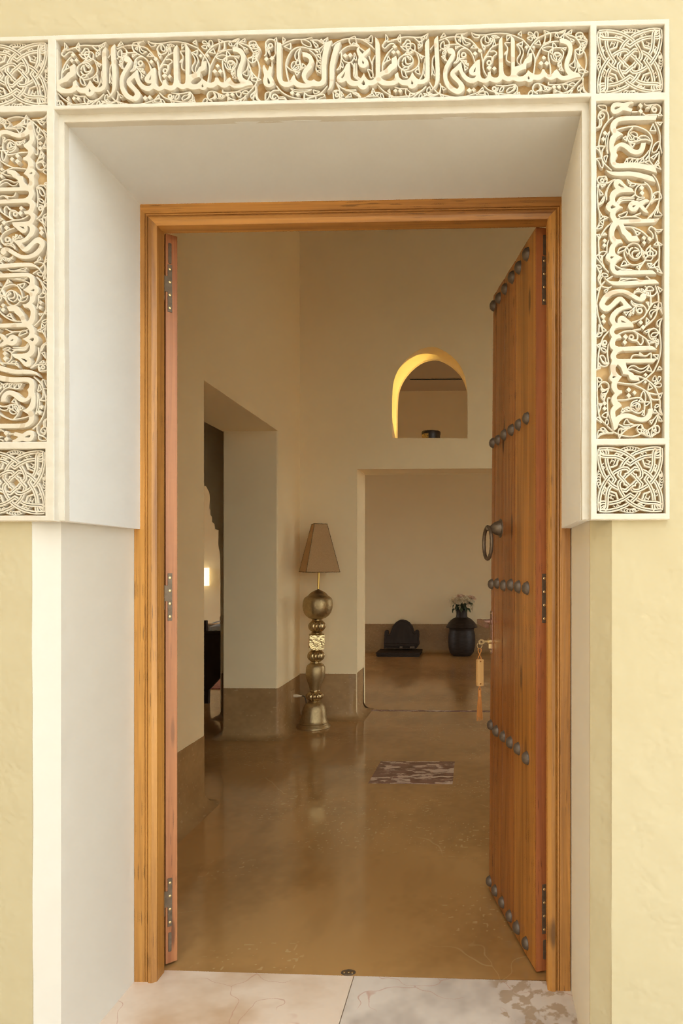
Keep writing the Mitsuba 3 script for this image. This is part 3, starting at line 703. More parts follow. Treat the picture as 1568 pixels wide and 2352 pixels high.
for i, (a, b, blush) in enumerate(SPOTS):
    x, z = VX + (a - 1137) * 0.001333, 0.805 - (b - 195) * 0.001333
    dx, dz = (a - 1137) / 115.0, (300 - b) / 110.0
    m = moved(roses[i % 4], rx=38 - 25 * dz, ry=0, s=1.1 + 0.15 * (i % 3))
    m = moved(m, x, VY - 0.05 - 0.03 * math.cos(dx * 1.5) + 0.02 * (i % 3), z - 0.02, ry=28 * dx)
    k = free('rose')
    add(k + '__bloom', m, 'petal_blush' if blush else 'petal_white', 60)
    STEMS.append(tube(spline([[x, VY - 0.05, z - 0.015], [(x + VX * 2) / 3, VY - 0.03, 0.64], [VX + 0.02 * dx, VY, 0.56]], 4), 0.0028, 5))
    own = {0: 'leftmost cream rose of the bouquet in the black vase', 2: 'lowest cream rose on the left side of the bouquet in the black vase', 5: 'blush pink rose at the top middle of the bouquet in the black vase',
           9: 'lowest cream rose on the right side of the bouquet in the black vase', 10: 'cream rose at the right edge of the bouquet, above the lowest one', 11: 'blush pink rose at the upper right of the bouquet in the black vase'}
    tag(k, own.get(i, 'small cream rose in the thick of the bouquet in the black vase'), 'rose', 'cream roses in the black vase')
lv = []
for i in range(34):
    a = RNG.uniform(0, 2 * math.pi)
    r, z = RNG.uniform(0.05, 0.13), RNG.uniform(0.615, 0.72)
    L_, w = RNG.uniform(0.045, 0.075), RNG.uniform(0.014, 0.022)
    t = np.linspace(0, 1, 6)
    mid = np.stack([t * L_, 0 * t, -0.9 * L_ * t * t], 1)
    half = w * np.sin(np.pi * (0.06 + 0.94 * t))
    vv = np.vstack([mid + np.stack([0 * t, half, 0.15 * half], 1), mid, mid - np.stack([0 * t, half, -0.15 * half], 1)])
    f = [[k + o, k + 1 + o, k + 7 + o] for k in range(5) for o in (0, 6)] + [[k + o, k + 7 + o, k + 6 + o] for k in range(5) for o in (0, 6)]
    lv.append(moved(trimesh.Trimesh(vv, f, process=False), VX + r * math.cos(a), VY + 0.6 * r * math.sin(a) - 0.02, z, rz=math.degrees(a), ry=RNG.uniform(-10, 40)))
k = add('rose_leaves', cat(*lv, *STEMS), 'rose_green', True)
labels[k] = {'label': 'dark green rose leaves spilling over the neck of the black vase', 'category': 'leaves', 'kind': 'stuff'}

# low black seat with an arched back
tag('low_seat', 'low black wooden floor seat with an arched, scroll-eared back', 'seat')
SX = lambda a: -1.102 + (a - 527) * 0.001333
SZ = lambda b: 0.46 - (b - 450) * 0.001333
pl = Polygon([(SX(308), 8.80), (SX(735), 8.80), (SX(735), 9.17), (SX(308), 9.17)])
add('low_seat__plinth', prism(pl, [(0.0, -0.012), (0.014, -0.012), (0.016, 0), (0.024, 0), (0.027, -0.006), (0.040, -0.006), (0.043, 0.004), (0.053, 0.004), (0.056, 0.0)], 'xy'), 'black_wood', 30)
ol = [(355, 740), (357, 660), (360, 600), (361, 572), (372, 556), (392, 557), (404, 572), (401, 592), (415, 592), (425, 562), (442, 515), (475, 475), (510, 455), (540, 450), (575, 457), (610, 478), (640, 514), (655, 560), (666, 592), (664, 572), (673, 556), (690, 552), (707, 565), (709, 600), (707, 650), (714, 690), (690, 724), (676, 740)]
bp = Polygon([(SX(a), SZ(b)) for a, b in ol]).buffer(0.003).buffer(-0.003)
add('low_seat__back', mapped(prism(bp, bev(9.06, 9.095, 0.004), 'xz'), lambda p: p + np.stack([0 * p[:, 0], 0.12 * (p[:, 2] - 0.07), 0 * p[:, 0]], 1)), 'black_wood', 30)
add('low_seat__back_panel', mapped(prism(bp.buffer(-0.026), [(9.0605, 0.006), (9.054, 0)], 'xz'), lambda p: p + np.stack([0 * p[:, 0], 0.12 * (p[:, 2] - 0.07), 0 * p[:, 0]], 1)), 'black_wood', 30)
add('low_seat__rail', prism(rect(SX(358), SZ(712), SX(690), SZ(688)), bev(9.045, 9.07, 0.003), 'xz'), 'black_wood')
for a, w in ((530, 15), (642, 24)):
    add('low_seat__hinge', prism(rect(SX(a - w), SZ(734), SX(a + w), SZ(713)), [(9.053, 0), (9.048, -0.001)], 'xz'), 'dark_iron')
    
# round box on the sill of the arched opening
tag('round_box', 'small round dark box with a gold lattice, standing on the sill of the arched opening', 'box')
add('round_box__body', moved(lathe([(0.0, 0.0), (0.071, 0.0), (0.072, 0.003), (0.072, 0.070), (0.0, 0.070)], 48), -0.418, 5.42, 2.162), 'box_lacquer', 40)
add('round_box__lid', moved(lathe([(0.074, 0.068), (0.075, 0.072), (0.075, 0.086), (0.072, 0.092), (0.05, 0.097), (0.0, 0.099)], 48), -0.418, 5.42, 2.162), 'black_clay', 40)

# slot in the ceiling of the far room, and the lamp fixed beside the arched opening
tag('ceiling_vent', 'long dark air slot in the ceiling of the far room, seen through the arched opening', 'vent')
add('ceiling_vent__slot', prism(rect(-0.93, 8.572, 1.2, 8.632), [(3.545, 0), (3.536, 0)], 'xy'), 'dark_slot')
for y in (8.565, 8.633):
    add('ceiling_vent__rim', prism(rect(-0.94, y, 1.21, y + 0.006), [(3.542, 0), (3.534, 0)], 'xy'), 'room_ceiling')
tag('spot_lamp', 'small standing spot lamp in the far room, turned up at the arched opening', 'lamp')
add('spot_lamp__foot', moved(lathe([(0.0, 0.0), (0.13, 0.0), (0.13, 0.012), (0.02, 0.03), (0.010, 0.05), (0.010, 1.60), (0.0, 1.60)], 32), 1.2, 6.37, 0), 'hinge_brass', 40)
head_ = trimesh.creation.annulus(0.05, 0.056, 0.14)
head_.apply_transform(trimesh.geometry.align_vectors([0, 0, 1], np.array([-1.75, -0.95, 0.85]) / 2.17))
add('spot_lamp__head', moved(head_, 1.2, 6.37, 1.68), 'hinge_brass', 40)
scene['spot_lamp_light'] = {'type': 'spot', 'intensity': {'type': 'rgb', 'value': [13.0, 9.3, 2.0]}, 'cutoff_angle': 11.5, 'beam_width': 9.0,
                            'to_world': T().look_at(origin=[1.2, 6.37, 1.70], target=[-0.55, 5.42, 2.55], up=[0, 0, 1])}

# seen through the lobed arch: lit wall lamp, desk, papers, rug
tag('wall_lamp', 'glowing parchment wall lamp seen through the lobed arch on the left', 'lamp')
add('wall_lamp__back_plate', prism(rect(-3.90, 0.95, -3.78, 1.12), [(9.20, 0), (9.18, 0)], 'xz'), 'hinge_brass')
sh = prism(rect(-3.945, 0.909, -3.734, 1.152), [(9.18, 0), (9.08, 0)], 'xz')
scene['wall_lamp__shade'] = mikit.ply(sh, 'paper', False, emitter={'type': 'area', 'radiance': {'type': 'rgb', 'value': [0.80, 0.72, 0.48]}})
tag('desk', 'black wooden desk seen through the lobed arch on the left', 'desk')
add('desk__top', bbox(-3.40, 5.79, 0.600, -2.10, 6.42, 0.625, 0.003), 'black_wood')
add('desk__side_rail', bbox(-3.40, 5.79, 0.62, -2.385, 5.83, 0.715, 0.004), 'black_wood')
ap = Polygon([(-3.40, 0.61), (-2.12, 0.61), (-2.12, 0.36), (-2.263, 0.225), (-2.363, 0.118), (-2.367, 0.0), (-2.43, 0.0), (-2.45, 0.14), (-2.60, 0.27), (-3.20, 0.27), (-3.32, 0.14), (-3.34, 0.0), (-3.40, 0.0)])
add('desk__front', prism(ap, bev(5.80, 5.835, 0.003), 'xz'), 'black_wood')
for x in (-3.40, -2.16):
    add('desk__leg', bbox(x, 6.34, 0.0, x + 0.06, 6.40, 0.60), 'black_wood')
tag('book', 'flat pale book lying on the black desk under loose papers', 'book')
add('book__pages', bbox(-2.375, 5.84, 0.628, -2.16, 6.10, 0.655, 0.001), 'paper')
add('book__cover', cat(bbox(-2.378, 5.838, 0.625, -2.158, 6.103, 0.628, 0.0005), bbox(-2.378, 5.838, 0.655, -2.158, 6.103, 0.658, 0.0005)), 'paper')
for i, lab in enumerate(('flat white paper sheet on the book on the black desk', 'topmost loose paper sheet on the black desk, curling up')):
    t = np.linspace(0, 1, 6)
    xs, ys = np.meshgrid(-2.37 + 0.21 * t, 5.85 + 0.24 * t)
    z = 0.662 + 0.010 * i + (0.006 + 0.030 * i) * np.exp(-((xs + 2.33 - 0.03 * i) / 0.06) ** 2)
    vv = np.stack([xs, ys, z], -1).reshape(-1, 3)
    g = np.arange(5)[:, None] * 6 + np.arange(5)
    f = np.vstack([np.stack([g, g + 1, g + 7], -1).reshape(-1, 3), np.stack([g, g + 7, g + 6], -1).reshape(-1, 3)])
    k = free('paper_sheet')
    add(k, moved(trimesh.Trimesh(vv, f, process=False), 0, 0, 0), 'paper', True)
    labels[k] = {'label': lab, 'category': 'paper'}
tag('notebook', 'thin brown notebook propped behind the papers on the black desk', 'book')
add('notebook__cover', bbox(-2.40, 6.14, 0.625, -2.20, 6.16, 0.725, 0.002), 'book_cloth')
tag('rug', 'reddish woven rug on the floor beyond the black desk', 'rug')
add('rug__field', bbox(-4.2, 6.47, 0.0, -2.0, 7.7, 0.010, 0.003), 'rug_red')

# ================================================================ carved stucco panels
# One verse of the inscription, drawn in its own frame: 9.8 units to the step, five sheets of 156 steps (A to E) down its length.
# G outline of a letter group, H hole in it, D point (centre, size), V vine stem, F leaf, R ring (centre, radius).
VERSE = '''
#A
G 650,75 580,50 500,40 420,70 380,130 370,200 390,270 440,310 520,305 600,260 650,225 720,245 830,270 865,195 770,165 750,158 800,110 895,72 870,35 800,32 720,50
H 455,172 490,140 600,150 560,175 490,210 460,200
G 1420,365 1000,362 700,362 560,375 450,430 375,520 362,620 380,690 422,768 370,820 345,900 342,1050 350,1140 378,1210 362,1290 368,1400 400,1480 470,1528 600,1535 850,1530 1100,1560 1420,1660 1370,1500 1100,1445 850,1415 600,1430 510,1420 472,1370 490,1290 535,1240 500,1190 510,1100 560,1050 620,1045 700,1090 800,1190 900,1232 980,1235 1080,1190 1150,1100 1168,970 1060,980 1050,1060 1000,1130 930,1130 850,1080 750,990 650,950 570,965 490,1010 437,1055 450,960 490,860 560,800 655,775 600,730 520,690 490,640 490,560 530,495 620,465 1000,463 1390,465
D 1048,115,60 D 1052,248,58 D 248,722,54 D 213,850,54
V 430,350 330,430 230,560 160,720 120,900 115,1000 140,1130 180,1270 220,1370 290,1450 400,1550
F 352,690 290,770 265,900 285,1080 318,1180 312,1000 322,820
V 330,400 330,300 290,220 220,195 150,220 105,300 105,370 140,400
V 140,400 205,370 245,310 220,260 170,250 135,290 165,330
F 95,85 245,85 285,140 280,195 180,170 125,140
V 130,420 135,500 105,565 55,580 V 170,410 178,500 140,560 60,590
V 50,1040 130,1120 170,1250 V 60,1020 150,1000 255,1012 V 255,1012 190,1100 185,1250
F 55,1290 170,1275 195,1350 215,1440 190,1490 150,1460 110,1350
F 228,1250 310,1220 292,1290 270,1370
V 500,650 620,610 780,580 900,570 1000,585 1150,650 1250,730 1310,850 1310,980 1270,1120 1245,1250
V 880,590 800,680 760,790 770,870 820,910 950,915 1060,880 1180,875 1280,915
F 820,720 900,695 970,730 985,790 930,800 880,770 F 780,740 850,830 870,880 805,850 F 905,815 990,830 980,890 910,890 F 1010,840 1060,790 1150,785 1230,830 1280,910 1180,868 1080,870
F 660,830 725,785 740,900 F 820,940 930,970 860,1050 V 770,870 800,930 850,1050
V 1390,480 1460,620 1500,780 1500,1000 1540,1180
F 1340,525 1405,685 1268,672 F 1420,500 1550,500 1490,560
F 1315,1150 1340,1050 1400,960 1480,930 1482,1000 1430,1120 1370,1165
V 1475,1150 1475,1300 1440,1420 1370,1490
F 1288,1285 1455,1190 1350,1330 F 1170,1320 1200,1310 1272,1130 1240,1230
F 690,1392 755,1295 770,1390 F 795,1400 880,1290 880,1390 F 905,1402 1000,1305 985,1402 F 1012,1412 1120,1295 1135,1380
V 690,1400 900,1405 1150,1380 1250,1340 V 740,1300 830,1280 1000,1310 1100,1280 1180,1210 1240,1130
V 1250,1240 1258,1350 1350,1480 F 1160,1390 1250,1360 1340,1480 1240,1440 F 1390,1500 1450,1440 1520,1560 F 1360,1480 1440,1350 1482,1415
V 1170,330 1250,320 1440,320 1500,270 1512,170 1450,100 1350,88 1200,105 1140,70
R 1370,205,62 V 1310,200 1320,140 1400,100 F 1175,175 1295,112 1262,172 F 1480,285 1545,350 1455,350 V 870,240 1000,240 V 1110,280 1210,350
#B
G 270,30 340,75 550,85 800,80 1000,110 1330,205 1385,335 1200,290 950,210 800,180 600,185 450,170 350,130 290,80
G 440,310 470,262 540,245 610,270 680,360 760,430 860,465 905,550 700,545 560,560 490,610 465,690 480,770 560,840 650,890 560,920 490,980 475,1060 510,1130 560,1165 1000,1160 1470,1152 1390,1243 1000,1250 660,1260 715,1400 832,1486 848,1536 965,1536 1032,1640 900,1660 798,1660 748,1630 682,1520 623,1486 585,1340 545,1285 500,1315 455,1420 450,1520 470,1569 520,1614 600,1609 650,1684 560,1694 500,1739 470,1789 465,1879 490,1939 560,1979 640,2019 540,2079 475,2149 462,2229 475,2289 530,2329 900,2319 1320,2308 1405,2400 1000,2408 680,2414 520,2414 430,2385 375,2309 358,2229 360,2139 285,2089 258,2009 280,1939 330,1914 340,1849 360,1749 415,1699 380,1654 350,1579 342,1490 345,1400 360,1300 425,1210 375,1130 355,1060 362,995 320,970 275,920 262,850 300,780 358,740 350,680 355,600 400,520 485,465 440,400
H 535,385 565,345 620,390 690,445 600,430
H 370,870 410,825 490,880 410,915 380,910
H 355,2019 380,1984 455,1999 390,2044
G 1020,772 950,745 870,743 790,790 760,870 785,950 870,997 950,978 1020,890 1130,1015 1230,1025 1160,920 1095,850 1160,790 1255,762 1210,715 1130,718 1070,745
H 855,880 880,845 940,850 890,895
D 1075,445,60 D 1085,562,58
V 1335,130 1420,250 1480,420 1490,560 1480,720 1450,900 1440,1000
F 1368,1055 1445,900 1470,980 1545,1060 1450,1078
V 1150,310 1230,380 1300,500 1312,620 1290,740 1160,920
V 1320,600 1400,540 1480,540 1535,660 1480,690 V 1480,690 1390,700 1300,770 F 1338,600 1380,640 1300,765
V 1460,800 1380,950 1220,1130 V 1440,850 1380,960 1290,1080
V 760,240 840,310 1050,350 1190,350 F 755,245 850,325 788,335 F 808,382 860,340 950,350 890,392
V 1050,360 970,420 935,520 960,600 1060,650 1140,650 F 975,690 1040,650 1145,655 1090,690 1000,710
V 920,590 830,645 640,640 570,680 505,780 V 910,665 620,680 540,790 V 905,710 640,712 550,800
V 480,230 370,330 290,470 250,620 210,740 120,805 V 330,390 292,520 290,690
V 75,230 110,170 200,160 270,160 300,240 270,310 180,310 110,300 75,230
R 190,245,52 F 240,220 272,170 290,245 V 180,310 300,310 450,240 F 150,345 262,350 182,402
V 130,310 100,400 85,560 90,740 110,900 170,1040 320,1090 V 90,340 80,390
F 120,450 212,570 140,590 F 130,775 220,620 195,740 R 110,780,30
F 118,940 200,1080 142,1135 F 222,1060 322,1090 240,1132 V 130,1100 130,1200 60,1340
F 138,1180 222,1140 210,1262 F 60,1342 130,1268 200,1300 120,1342
V 400,1210 260,1340 160,1500 115,1580 F 198,1492 250,1438 292,1482 F 60,1480 132,1470 100,1542
F 558,1045 640,1010 755,970 720,1060 640,1100 585,1085 V 520,1140 640,1090 830,1075 960,1085 1080,1140 V 860,1080 1060,1000
V 700,1310 860,1320 1000,1370 1130,1450 1250,1575 V 860,1330 930,1400 970,1500 F 920,1400 1052,1448 970,1502
V 1380,1380 1300,1310 1240,1370 1300,1440 1340,1510 1335,1580 F 1355,1345 1430,1395 1555,1388 1440,1445 V 1390,1430 1420,1575
#C
D 243,92,52 D 232,200,50 D 1128,45,54 D 1134,150,50 D 1258,72,58
V 110,-10 108,160 120,380 V 335,80 300,200 300,370
F 120,392 180,328 282,340 200,440 V 50,430 120,390 V 60,470 150,580 220,680 330,800 F 108,412 182,420 160,545 V 200,440 190,560 240,680
F 50,652 110,640 170,690 110,712 V 60,660 110,760 140,830 F 120,785 180,748 162,822
F 188,832 270,828 322,890 222,902 V 130,840 98,930 130,1040 190,1120 330,1150 390,1130 F 110,962 150,858 172,860 V 190,900 150,970 160,1090
V 420,890 300,960 V 255,1000 170,1090 120,1230 80,1400 62,1575
F 58,1182 142,1128 110,1212 F 240,1205 332,1170 270,1282
G 220,900 260,960 330,1010 450,1030 700,1030 1380,990 1465,1085 700,1120 480,1120 380,1090 290,1020 240,970
V 600,940 850,950 960,960 1040,1000 F 570,1022 640,958 850,950 745,978 V 1190,905 1290,990
V 480,640 600,710 760,745 980,780 F 545,792 660,745 860,758 720,775
V 740,240 820,170 900,150 1000,180 1060,260 1110,330 1220,410
V 740,240 690,320 700,430 750,540 830,620 940,640 1060,610 1160,540 1110,430 1090,320
V 1070,300 1080,400 1010,480 930,500 840,450 800,360 830,280 880,250
V 930,250 1000,290 1020,330 V 1000,320 900,330 865,390 890,475 F 960,435 1045,355 1015,420 990,450
F 740,250 790,330 770,400 720,330 F 540,372 570,280 640,240 730,240 690,310 600,340
F 618,652 680,550 742,620 640,662 V 640,660 800,630 V 1160,540 1080,650 1020,765 F 968,692 1050,650 1010,745
V 1280,210 1272,430 V 1280,210 1200,290 1185,360 1230,440 V 1300,260 1350,310 1410,350 1400,420 1340,440 V 1195,375 1270,330 1335,370 1330,430
F 1160,525 1230,440 1335,460 1300,540 1220,545 F 1108,372 1222,420 1170,512
V 1415,-10 1440,120 1480,250 1485,400 1470,600 1480,730 1550,850 F 1358,200 1430,128 1442,212 F 1450,130 1552,200 1480,212
V 1470,520 1380,620 1370,680 1420,750 F 1208,622 1312,620 1242,692 F 1260,712 1370,622 1362,712 F 1390,702 1462,680 1430,772 F 1428,802 1470,758 1542,852
V 1160,1130 1200,1180 1180,1290 V 1395,1120 1440,1250 1465,1350 1470,1500 1460,1640
F 1440,1140 1555,1220 1490,1260 F 1150,1250 1210,1150 1300,1150 1352,1220 1230,1230 V 900,1310 940,1260 1040,1245 1160,1310 1290,1350 1380,1320 1430,1250
F 905,1290 930,1230 980,1245 F 960,1210 1010,1172 1040,1230 F 1060,1190 1110,1200 1150,1270 1090,1240 F 1180,1290 1230,1260 1240,1320
V 1270,1240 1290,1400 1290,1530 1250,1640 F 845,1450 920,1520 1120,1568 960,1580 870,1540 V 1460,1480 1350,1510 1270,1600 V 1460,1480 1520,1520 1545,1640 F 1180,1490 1240,1490 1235,1570
#D
G 130,-49 180,-149 280,-249 420,-309 580,-329 730,-304 880,-219 1030,-129 1050,-199 1110,-226 1165,-189 1180,-129 1140,-69 1060,-39 950,-69 800,-169 680,-229 560,-239 420,-209 300,-119 245,-29 235,5 260,35 300,45 350,20 400,-29 480,-119 540,-154 600,-159 660,-129 740,-29 860,95 680,125 600,160 520,230 475,310 468,380 490,425 530,440 530,350 570,290 640,270 700,300 800,390 875,450 895,525 560,535 480,560 445,620 460,680 530,710 590,710 620,780 560,780 500,800 470,860 475,940 540,975 900,968 1320,960 1410,1045 1000,1060 620,1070 530,1100 490,1170 500,1230 550,1255 1000,1250 1420,1245 1350,1335 710,1335 750,1500 800,1535 850,1560 880,1569 910,1639 1000,1659 1025,1739 860,1734 800,1699 770,1604 650,1589 640,1530 600,1430 530,1370 480,1430 490,1530 510,1549 540,1599 620,1644 560,1719 520,1789 510,1859 525,1919 560,1949 630,1959 630,2019 570,2039 520,2089 510,2139 520,2199 600,2249 625,2309 560,2349 490,2399 470,2459 488,2560 560,2509 650,2479 760,2474 880,2509 1000,2564 1090,2574 1170,2539 1210,2469 1225,2379 1320,2364 1325,2459 1290,2569 1220,2639 1110,2669 1000,2659 850,2604 740,2569 650,2589 580,2649 545,2729 530,2809 440,2859 430,2729 390,2619 370,2509 370,2399 435,2299 390,2219 385,2129 465,2019 400,1929 385,1849 405,1764 350,1719 340,1649 385,1579 365,1500 360,1400 410,1290 370,1200 385,1130 430,1050 360,980 345,880 400,750 355,680 345,600 410,480 350,400 345,330 380,240 410,200 500,110 665,40 640,-9 590,-59 550,-29 450,60 360,145 280,180 200,160 130,90 108,0
H 600,375 650,385 720,435 620,420
H 405,1654 440,1629 490,1649 430,1684
D 205,280,62 D 222,385,54 D 1055,418,56 D 1108,532,56 D 712,742,62 D 697,862,56
V 75,-10 90,200 130,340 170,470 280,600 F 168,500 282,592 210,612 F 110,560 150,480 192,620 130,652 F 58,722 140,642 192,640 150,712 V 120,450 110,600 60,700
V 330,610 220,730 170,860 130,1000 100,1200 90,1450 R 248,862,58 V 190,870 205,930 270,950 F 168,980 262,1020 272,1082 190,1050 F 68,922 142,880 100,972
V 330,900 310,1100 340,1330 F 138,1182 200,1148 262,1220 270,1290 340,1342 220,1300 V 150,1200 220,1330 330,1350 F 98,1302 172,1390 110,1402 F 58,1472 110,1400 152,1440 V 190,1390 270,1395 340,1340
V 680,180 800,170 900,100 980,20 1090,22 1170,100 1185,200 1120,300 1000,370 870,410 R 1040,152,66 V 965,70 960,130 1000,195 F 678,180 782,180 730,252 F 788,250 842,170 830,262 F 860,202 912,120 900,222 F 858,-20 960,15 900,42
V 1310,-10 1250,100 1195,200 V 1460,-10 1440,100 1400,270 1300,390 1160,500 V 1220,-10 1250,70 F 1348,82 1380,28 1432,92 F 1388,132 1502,90 1440,142 F 1258,200 1310,140 1420,140 1330,200 1295,305 1270,250
V 1530,-20 1540,120 1552,230 F 1488,110 1525,130 1552,232 F 1180,452 1188,318 1252,380
V 1550,330 1500,450 1490,650 1520,900 1510,1100 1460,1300 1360,1520 F 1540,335 1440,390 1428,480 1470,520 1490,430
V 860,600 1060,560 V 530,700 650,630 800,600 920,620 1080,720 1200,810 1262,955 V 920,620 990,700 980,800 900,805 R 850,742,62 V 790,770 870,820 980,840 1050,920 1110,860 1100,770 F 1190,812 1362,870 1230,892
V 1300,560 1240,650 1280,770 1370,840 1450,920 V 1280,580 1360,550 1430,590 1470,660 F 1298,702 1350,650 1455,670 1380,740 1310,745 F 1138,622 1262,570 1200,652 F 1308,782 1412,772 1380,832 F 1400,842 1448,800 1462,872 F 1400,902 1462,890 1410,982
V 840,1240 880,1160 960,1140 1070,1160 1180,1170 1290,1110 1300,1240 F 1038,1098 1105,1150 1030,1132 F 1338,1150 1452,1150 1440,1252
F 758,1490 830,1400 930,1398 1030,1460 1130,1450 1245,1380 1180,1490 1060,1540 940,1500 850,1470 F 1208,1502 1250,1388 1312,1522 F 1438,1492 1480,1410 1545,1482
#E
D 785,412,58 D 785,542,58 D 918,475,52 D 1165,75,46 D 1160,240,40 D 240,710,54 D 242,825,54
V 920,90 1040,110 1160,160 1300,260 1390,360 1450,500 1490,640 1500,760 1490,860 1550,980
V 1360,-10 1180,150 1050,230 900,275 720,265 540,235 V 900,285 1080,370 1220,460 1340,500 1450,510 1550,480
V 1200,450 1270,590 1300,720 1300,830 V 1250,480 1310,620 1480,632 F 1460,532 1552,480 1500,602 F 1220,412 1250,262 1332,370
F 1330,200 1350,130 1390,98 1412,180 1380,212 F 1440,200 1460,120 1512,130 1502,190 1440,245 F 1368,272 1400,228 1432,262 F 1380,312 1480,258 1532,300 1500,342 1420,342
V 520,635 700,630 850,600 980,585 1060,600 1130,680 1152,760 1140,900 1140,1000 F 1060,592 1120,440 1172,560 1150,682 F 1008,672 1060,618 1122,690 F 1150,690 1262,690 1210,752 1160,762 F 1088,972 1130,888 1142,1002
V 980,640 880,680 838,760 860,860 950,920 1040,930 1110,880 V 900,720 980,700 1042,740 1042,820 980,885 920,850 880,820 F 858,762 930,708 1002,722 900,772 F 948,762 1010,730 1002,820 970,855
V 620,940 700,890 800,880 870,870 F 618,902 650,828 702,880 F 690,832 730,798 762,872 F 750,800 790,798 842,872
V 80,150 80,500 100,850 150,1040 260,1170 430,1340 F 68,130 130,128 182,190 110,222 V 110,330 160,250 240,220 320,260 342,340 320,420 260,540 230,660
V 160,300 190,370 250,400 320,370 F 158,380 242,430 190,442 V 250,420 310,390 F 188,502 282,480 200,542 F 178,552 262,540 220,612 V 180,470 170,560 230,652 V 110,715 190,715 F 128,740 192,730 150,792 V 160,790 120,900
V 370,590 320,590 310,720 320,900 370,1050 420,1200 430,1320
F 188,992 240,930 302,920 290,1032 F 258,1162 290,1058 332,1130 300,1202 F 58,1062 110,1018 172,1142 110,1092
V 430,1340 540,1400 700,1450 860,1460 1000,1430 1080,1390 1200,1450 1280,1482 V 80,1500 150,1420 280,1380 430,1380 F 78,1492 110,1318 232,1370 130,1402 F 148,1280 230,1258 302,1350 210,1322 V 240,1280 330,1370
V 560,1180 680,1240 800,1240 F 678,1182 740,1068 812,1160 900,1190 740,1198 V 740,1195 900,1195 1060,1190 V 630,1400 740,1300 880,1230 1050,1190 F 598,1272 762,1270 650,1312 F 548,1402 580,1278 632,1330 620,1402 F 558,1430 622,1430 580,1502
F 968,1282 1060,1188 1092,1290 1030,1302 V 970,1280 1010,1360 1060,1390 F 1068,1322 1162,1320 1080,1392 F 1108,1392 1192,1348 1190,1412 F 1198,1432 1230,1338 1272,1472
V 1090,1200 1130,1290 1210,1330 V 1450,960 1350,1080 1260,1120 V 1470,940 1420,1100 1360,1220 1220,1320 F 1258,1110 1350,1088 1300,1182 V 1350,1220 1320,1320 1300,1472
V 1370,1230 1450,1220 1490,1290 1470,1370 1400,1390 1320,1470 V 1370,1230 1400,1290 1350,1320 F 1338,1332 1412,1320 1390,1382 F 1308,1462 1350,1398 1402,1412
F 1470,1112 1470,1000 1552,1122 F 1338,932 1370,858 1452,940 F 1378,802 1420,738 1482,770 1400,812 V 1380,840 1450,930 1540,980 F 1478,902 1500,828 1552,972
'''

def read_verse():
    out, off = [], 0.0
    for line in VERSE.split('\n'):
        if line.startswith('#'):
            off = 1528.8 * 'ABCDE'.index(line[1])
            continue
        kind, pts = None, []
        for w in line.split() + ['.']:
            if w.isalpha() or w == '.':
                if kind:
                    out.append((kind, pts))
                kind, pts = w, []
            else:
                q = [float(t) for t in w.split(',')]
                pts.append([q[0], q[1] + off] + q[2:])
    return out

def soften(pts, corner=55):
    """Chaikin smoothing of a closed outline that leaves the sharp corners sharp."""
    p = np.array(pts, float)
    for _ in range(2):
        out, n = [], len(p)
        for i in range(n):
            a, b, c = p[i - 1], p[i], p[(i + 1) % n]
            d1, d2 = b - a, c - b
            l1, l2 = np.linalg.norm(d1), np.linalg.norm(d2)
            turn = math.degrees(math.acos(np.clip(d1 @ d2 / (l1 * l2 + 1e-9), -1, 1)))
            if turn > corner:
                out.append(b)
            else:
                out += [b - d1 * min(0.25, 40 / l1), b + d2 * min(0.25, 40 / l2)]
        p = np.array(out)
    return p

K = 0.000962 / 9.8                                    # metres per drawing unit
VINE_H, LETTER_H = 0.0115, 0.0150
def verse_shapes():
    """[(kind, polygon in drawing units)] of one verse."""
    items, out, letters = read_verse(), [], []
    for kind, pts in items:
        if kind == 'G':
            letters.append(Polygon(soften(pts)).buffer(0))
        elif kind == 'H':
            h = Polygon(soften(pts)).buffer(0)
            letters[-1] = letters[-1].difference(h)
        elif kind == 'D':
            x, y, r = pts[0]
            out.append(('point', Polygon([(x, y - r), (x + r * 0.95, y + 2), (x, y + r), (x - r * 0.95, y - 2)])))
        elif kind == 'R':
            x, y, r = pts[0]
            out.append(('tendril', Point(x, y).buffer(r).difference(Point(x, y).buffer(max(r - 34, 8)))))
        elif kind == 'V':
            out.append(('tendril', LineString(spline([q[:2] for q in pts], 5)).buffer(14.5, quad_segs=3).simplify(1.0)))
        elif kind == 'F':
            q = np.array([a[:2] for a in pts])
            pg = Polygon(q if len(q) < 4 else spline(q, 4, closed=True)).buffer(0)
            inner = pg.buffer(-12)
            out.append(('leaf', pg.buffer(11, quad_segs=3).difference(inner).simplify(1.0)))
    return [('letter', l) for l in letters] + out

def to_verse(poly):                                    # drawing -> metres: a along the line (rightwards), b upwards
    return affinity.affine_transform(poly, [0, K, K, 0, 0, 0])

def relief(poly, h, flare):
    return prism(poly, [(0.0, flare), (h - 0.0007, 0.0002), (h, -0.0003)], 'xy', caps=(False, True))

SHAPES_ = [(k, to_verse(p)) for k, p in verse_shapes()]
HEIGHT = {'letter': (LETTER_H, 0.0008), 'point': (LETTER_H - 0.002, 0.0007), 'leaf': (VINE_H, 0.0003), 'tendril': (VINE_H - 0.0008, 0.0005)}
READY = {}
def piece(i, clip=None):
    kind, p = SHAPES_[i]
    h, fl = HEIGHT[kind]
    h += 0.0006 * math.sin(i * 1.7) if kind != 'letter' else 0.0
    if clip is None:
        if i not in READY:
            READY[i] = mikit.ply(relief(p, h, fl), 'stucco')
        return READY[i]
    q = p.intersection(clip)
    q = unary_union([g for g in getattr(q, 'geoms', [q]) if g.geom_type == 'Polygon' and g.area > 2e-7])
    return None if q.is_empty else mikit.ply(relief(q, h, fl), 'stucco')

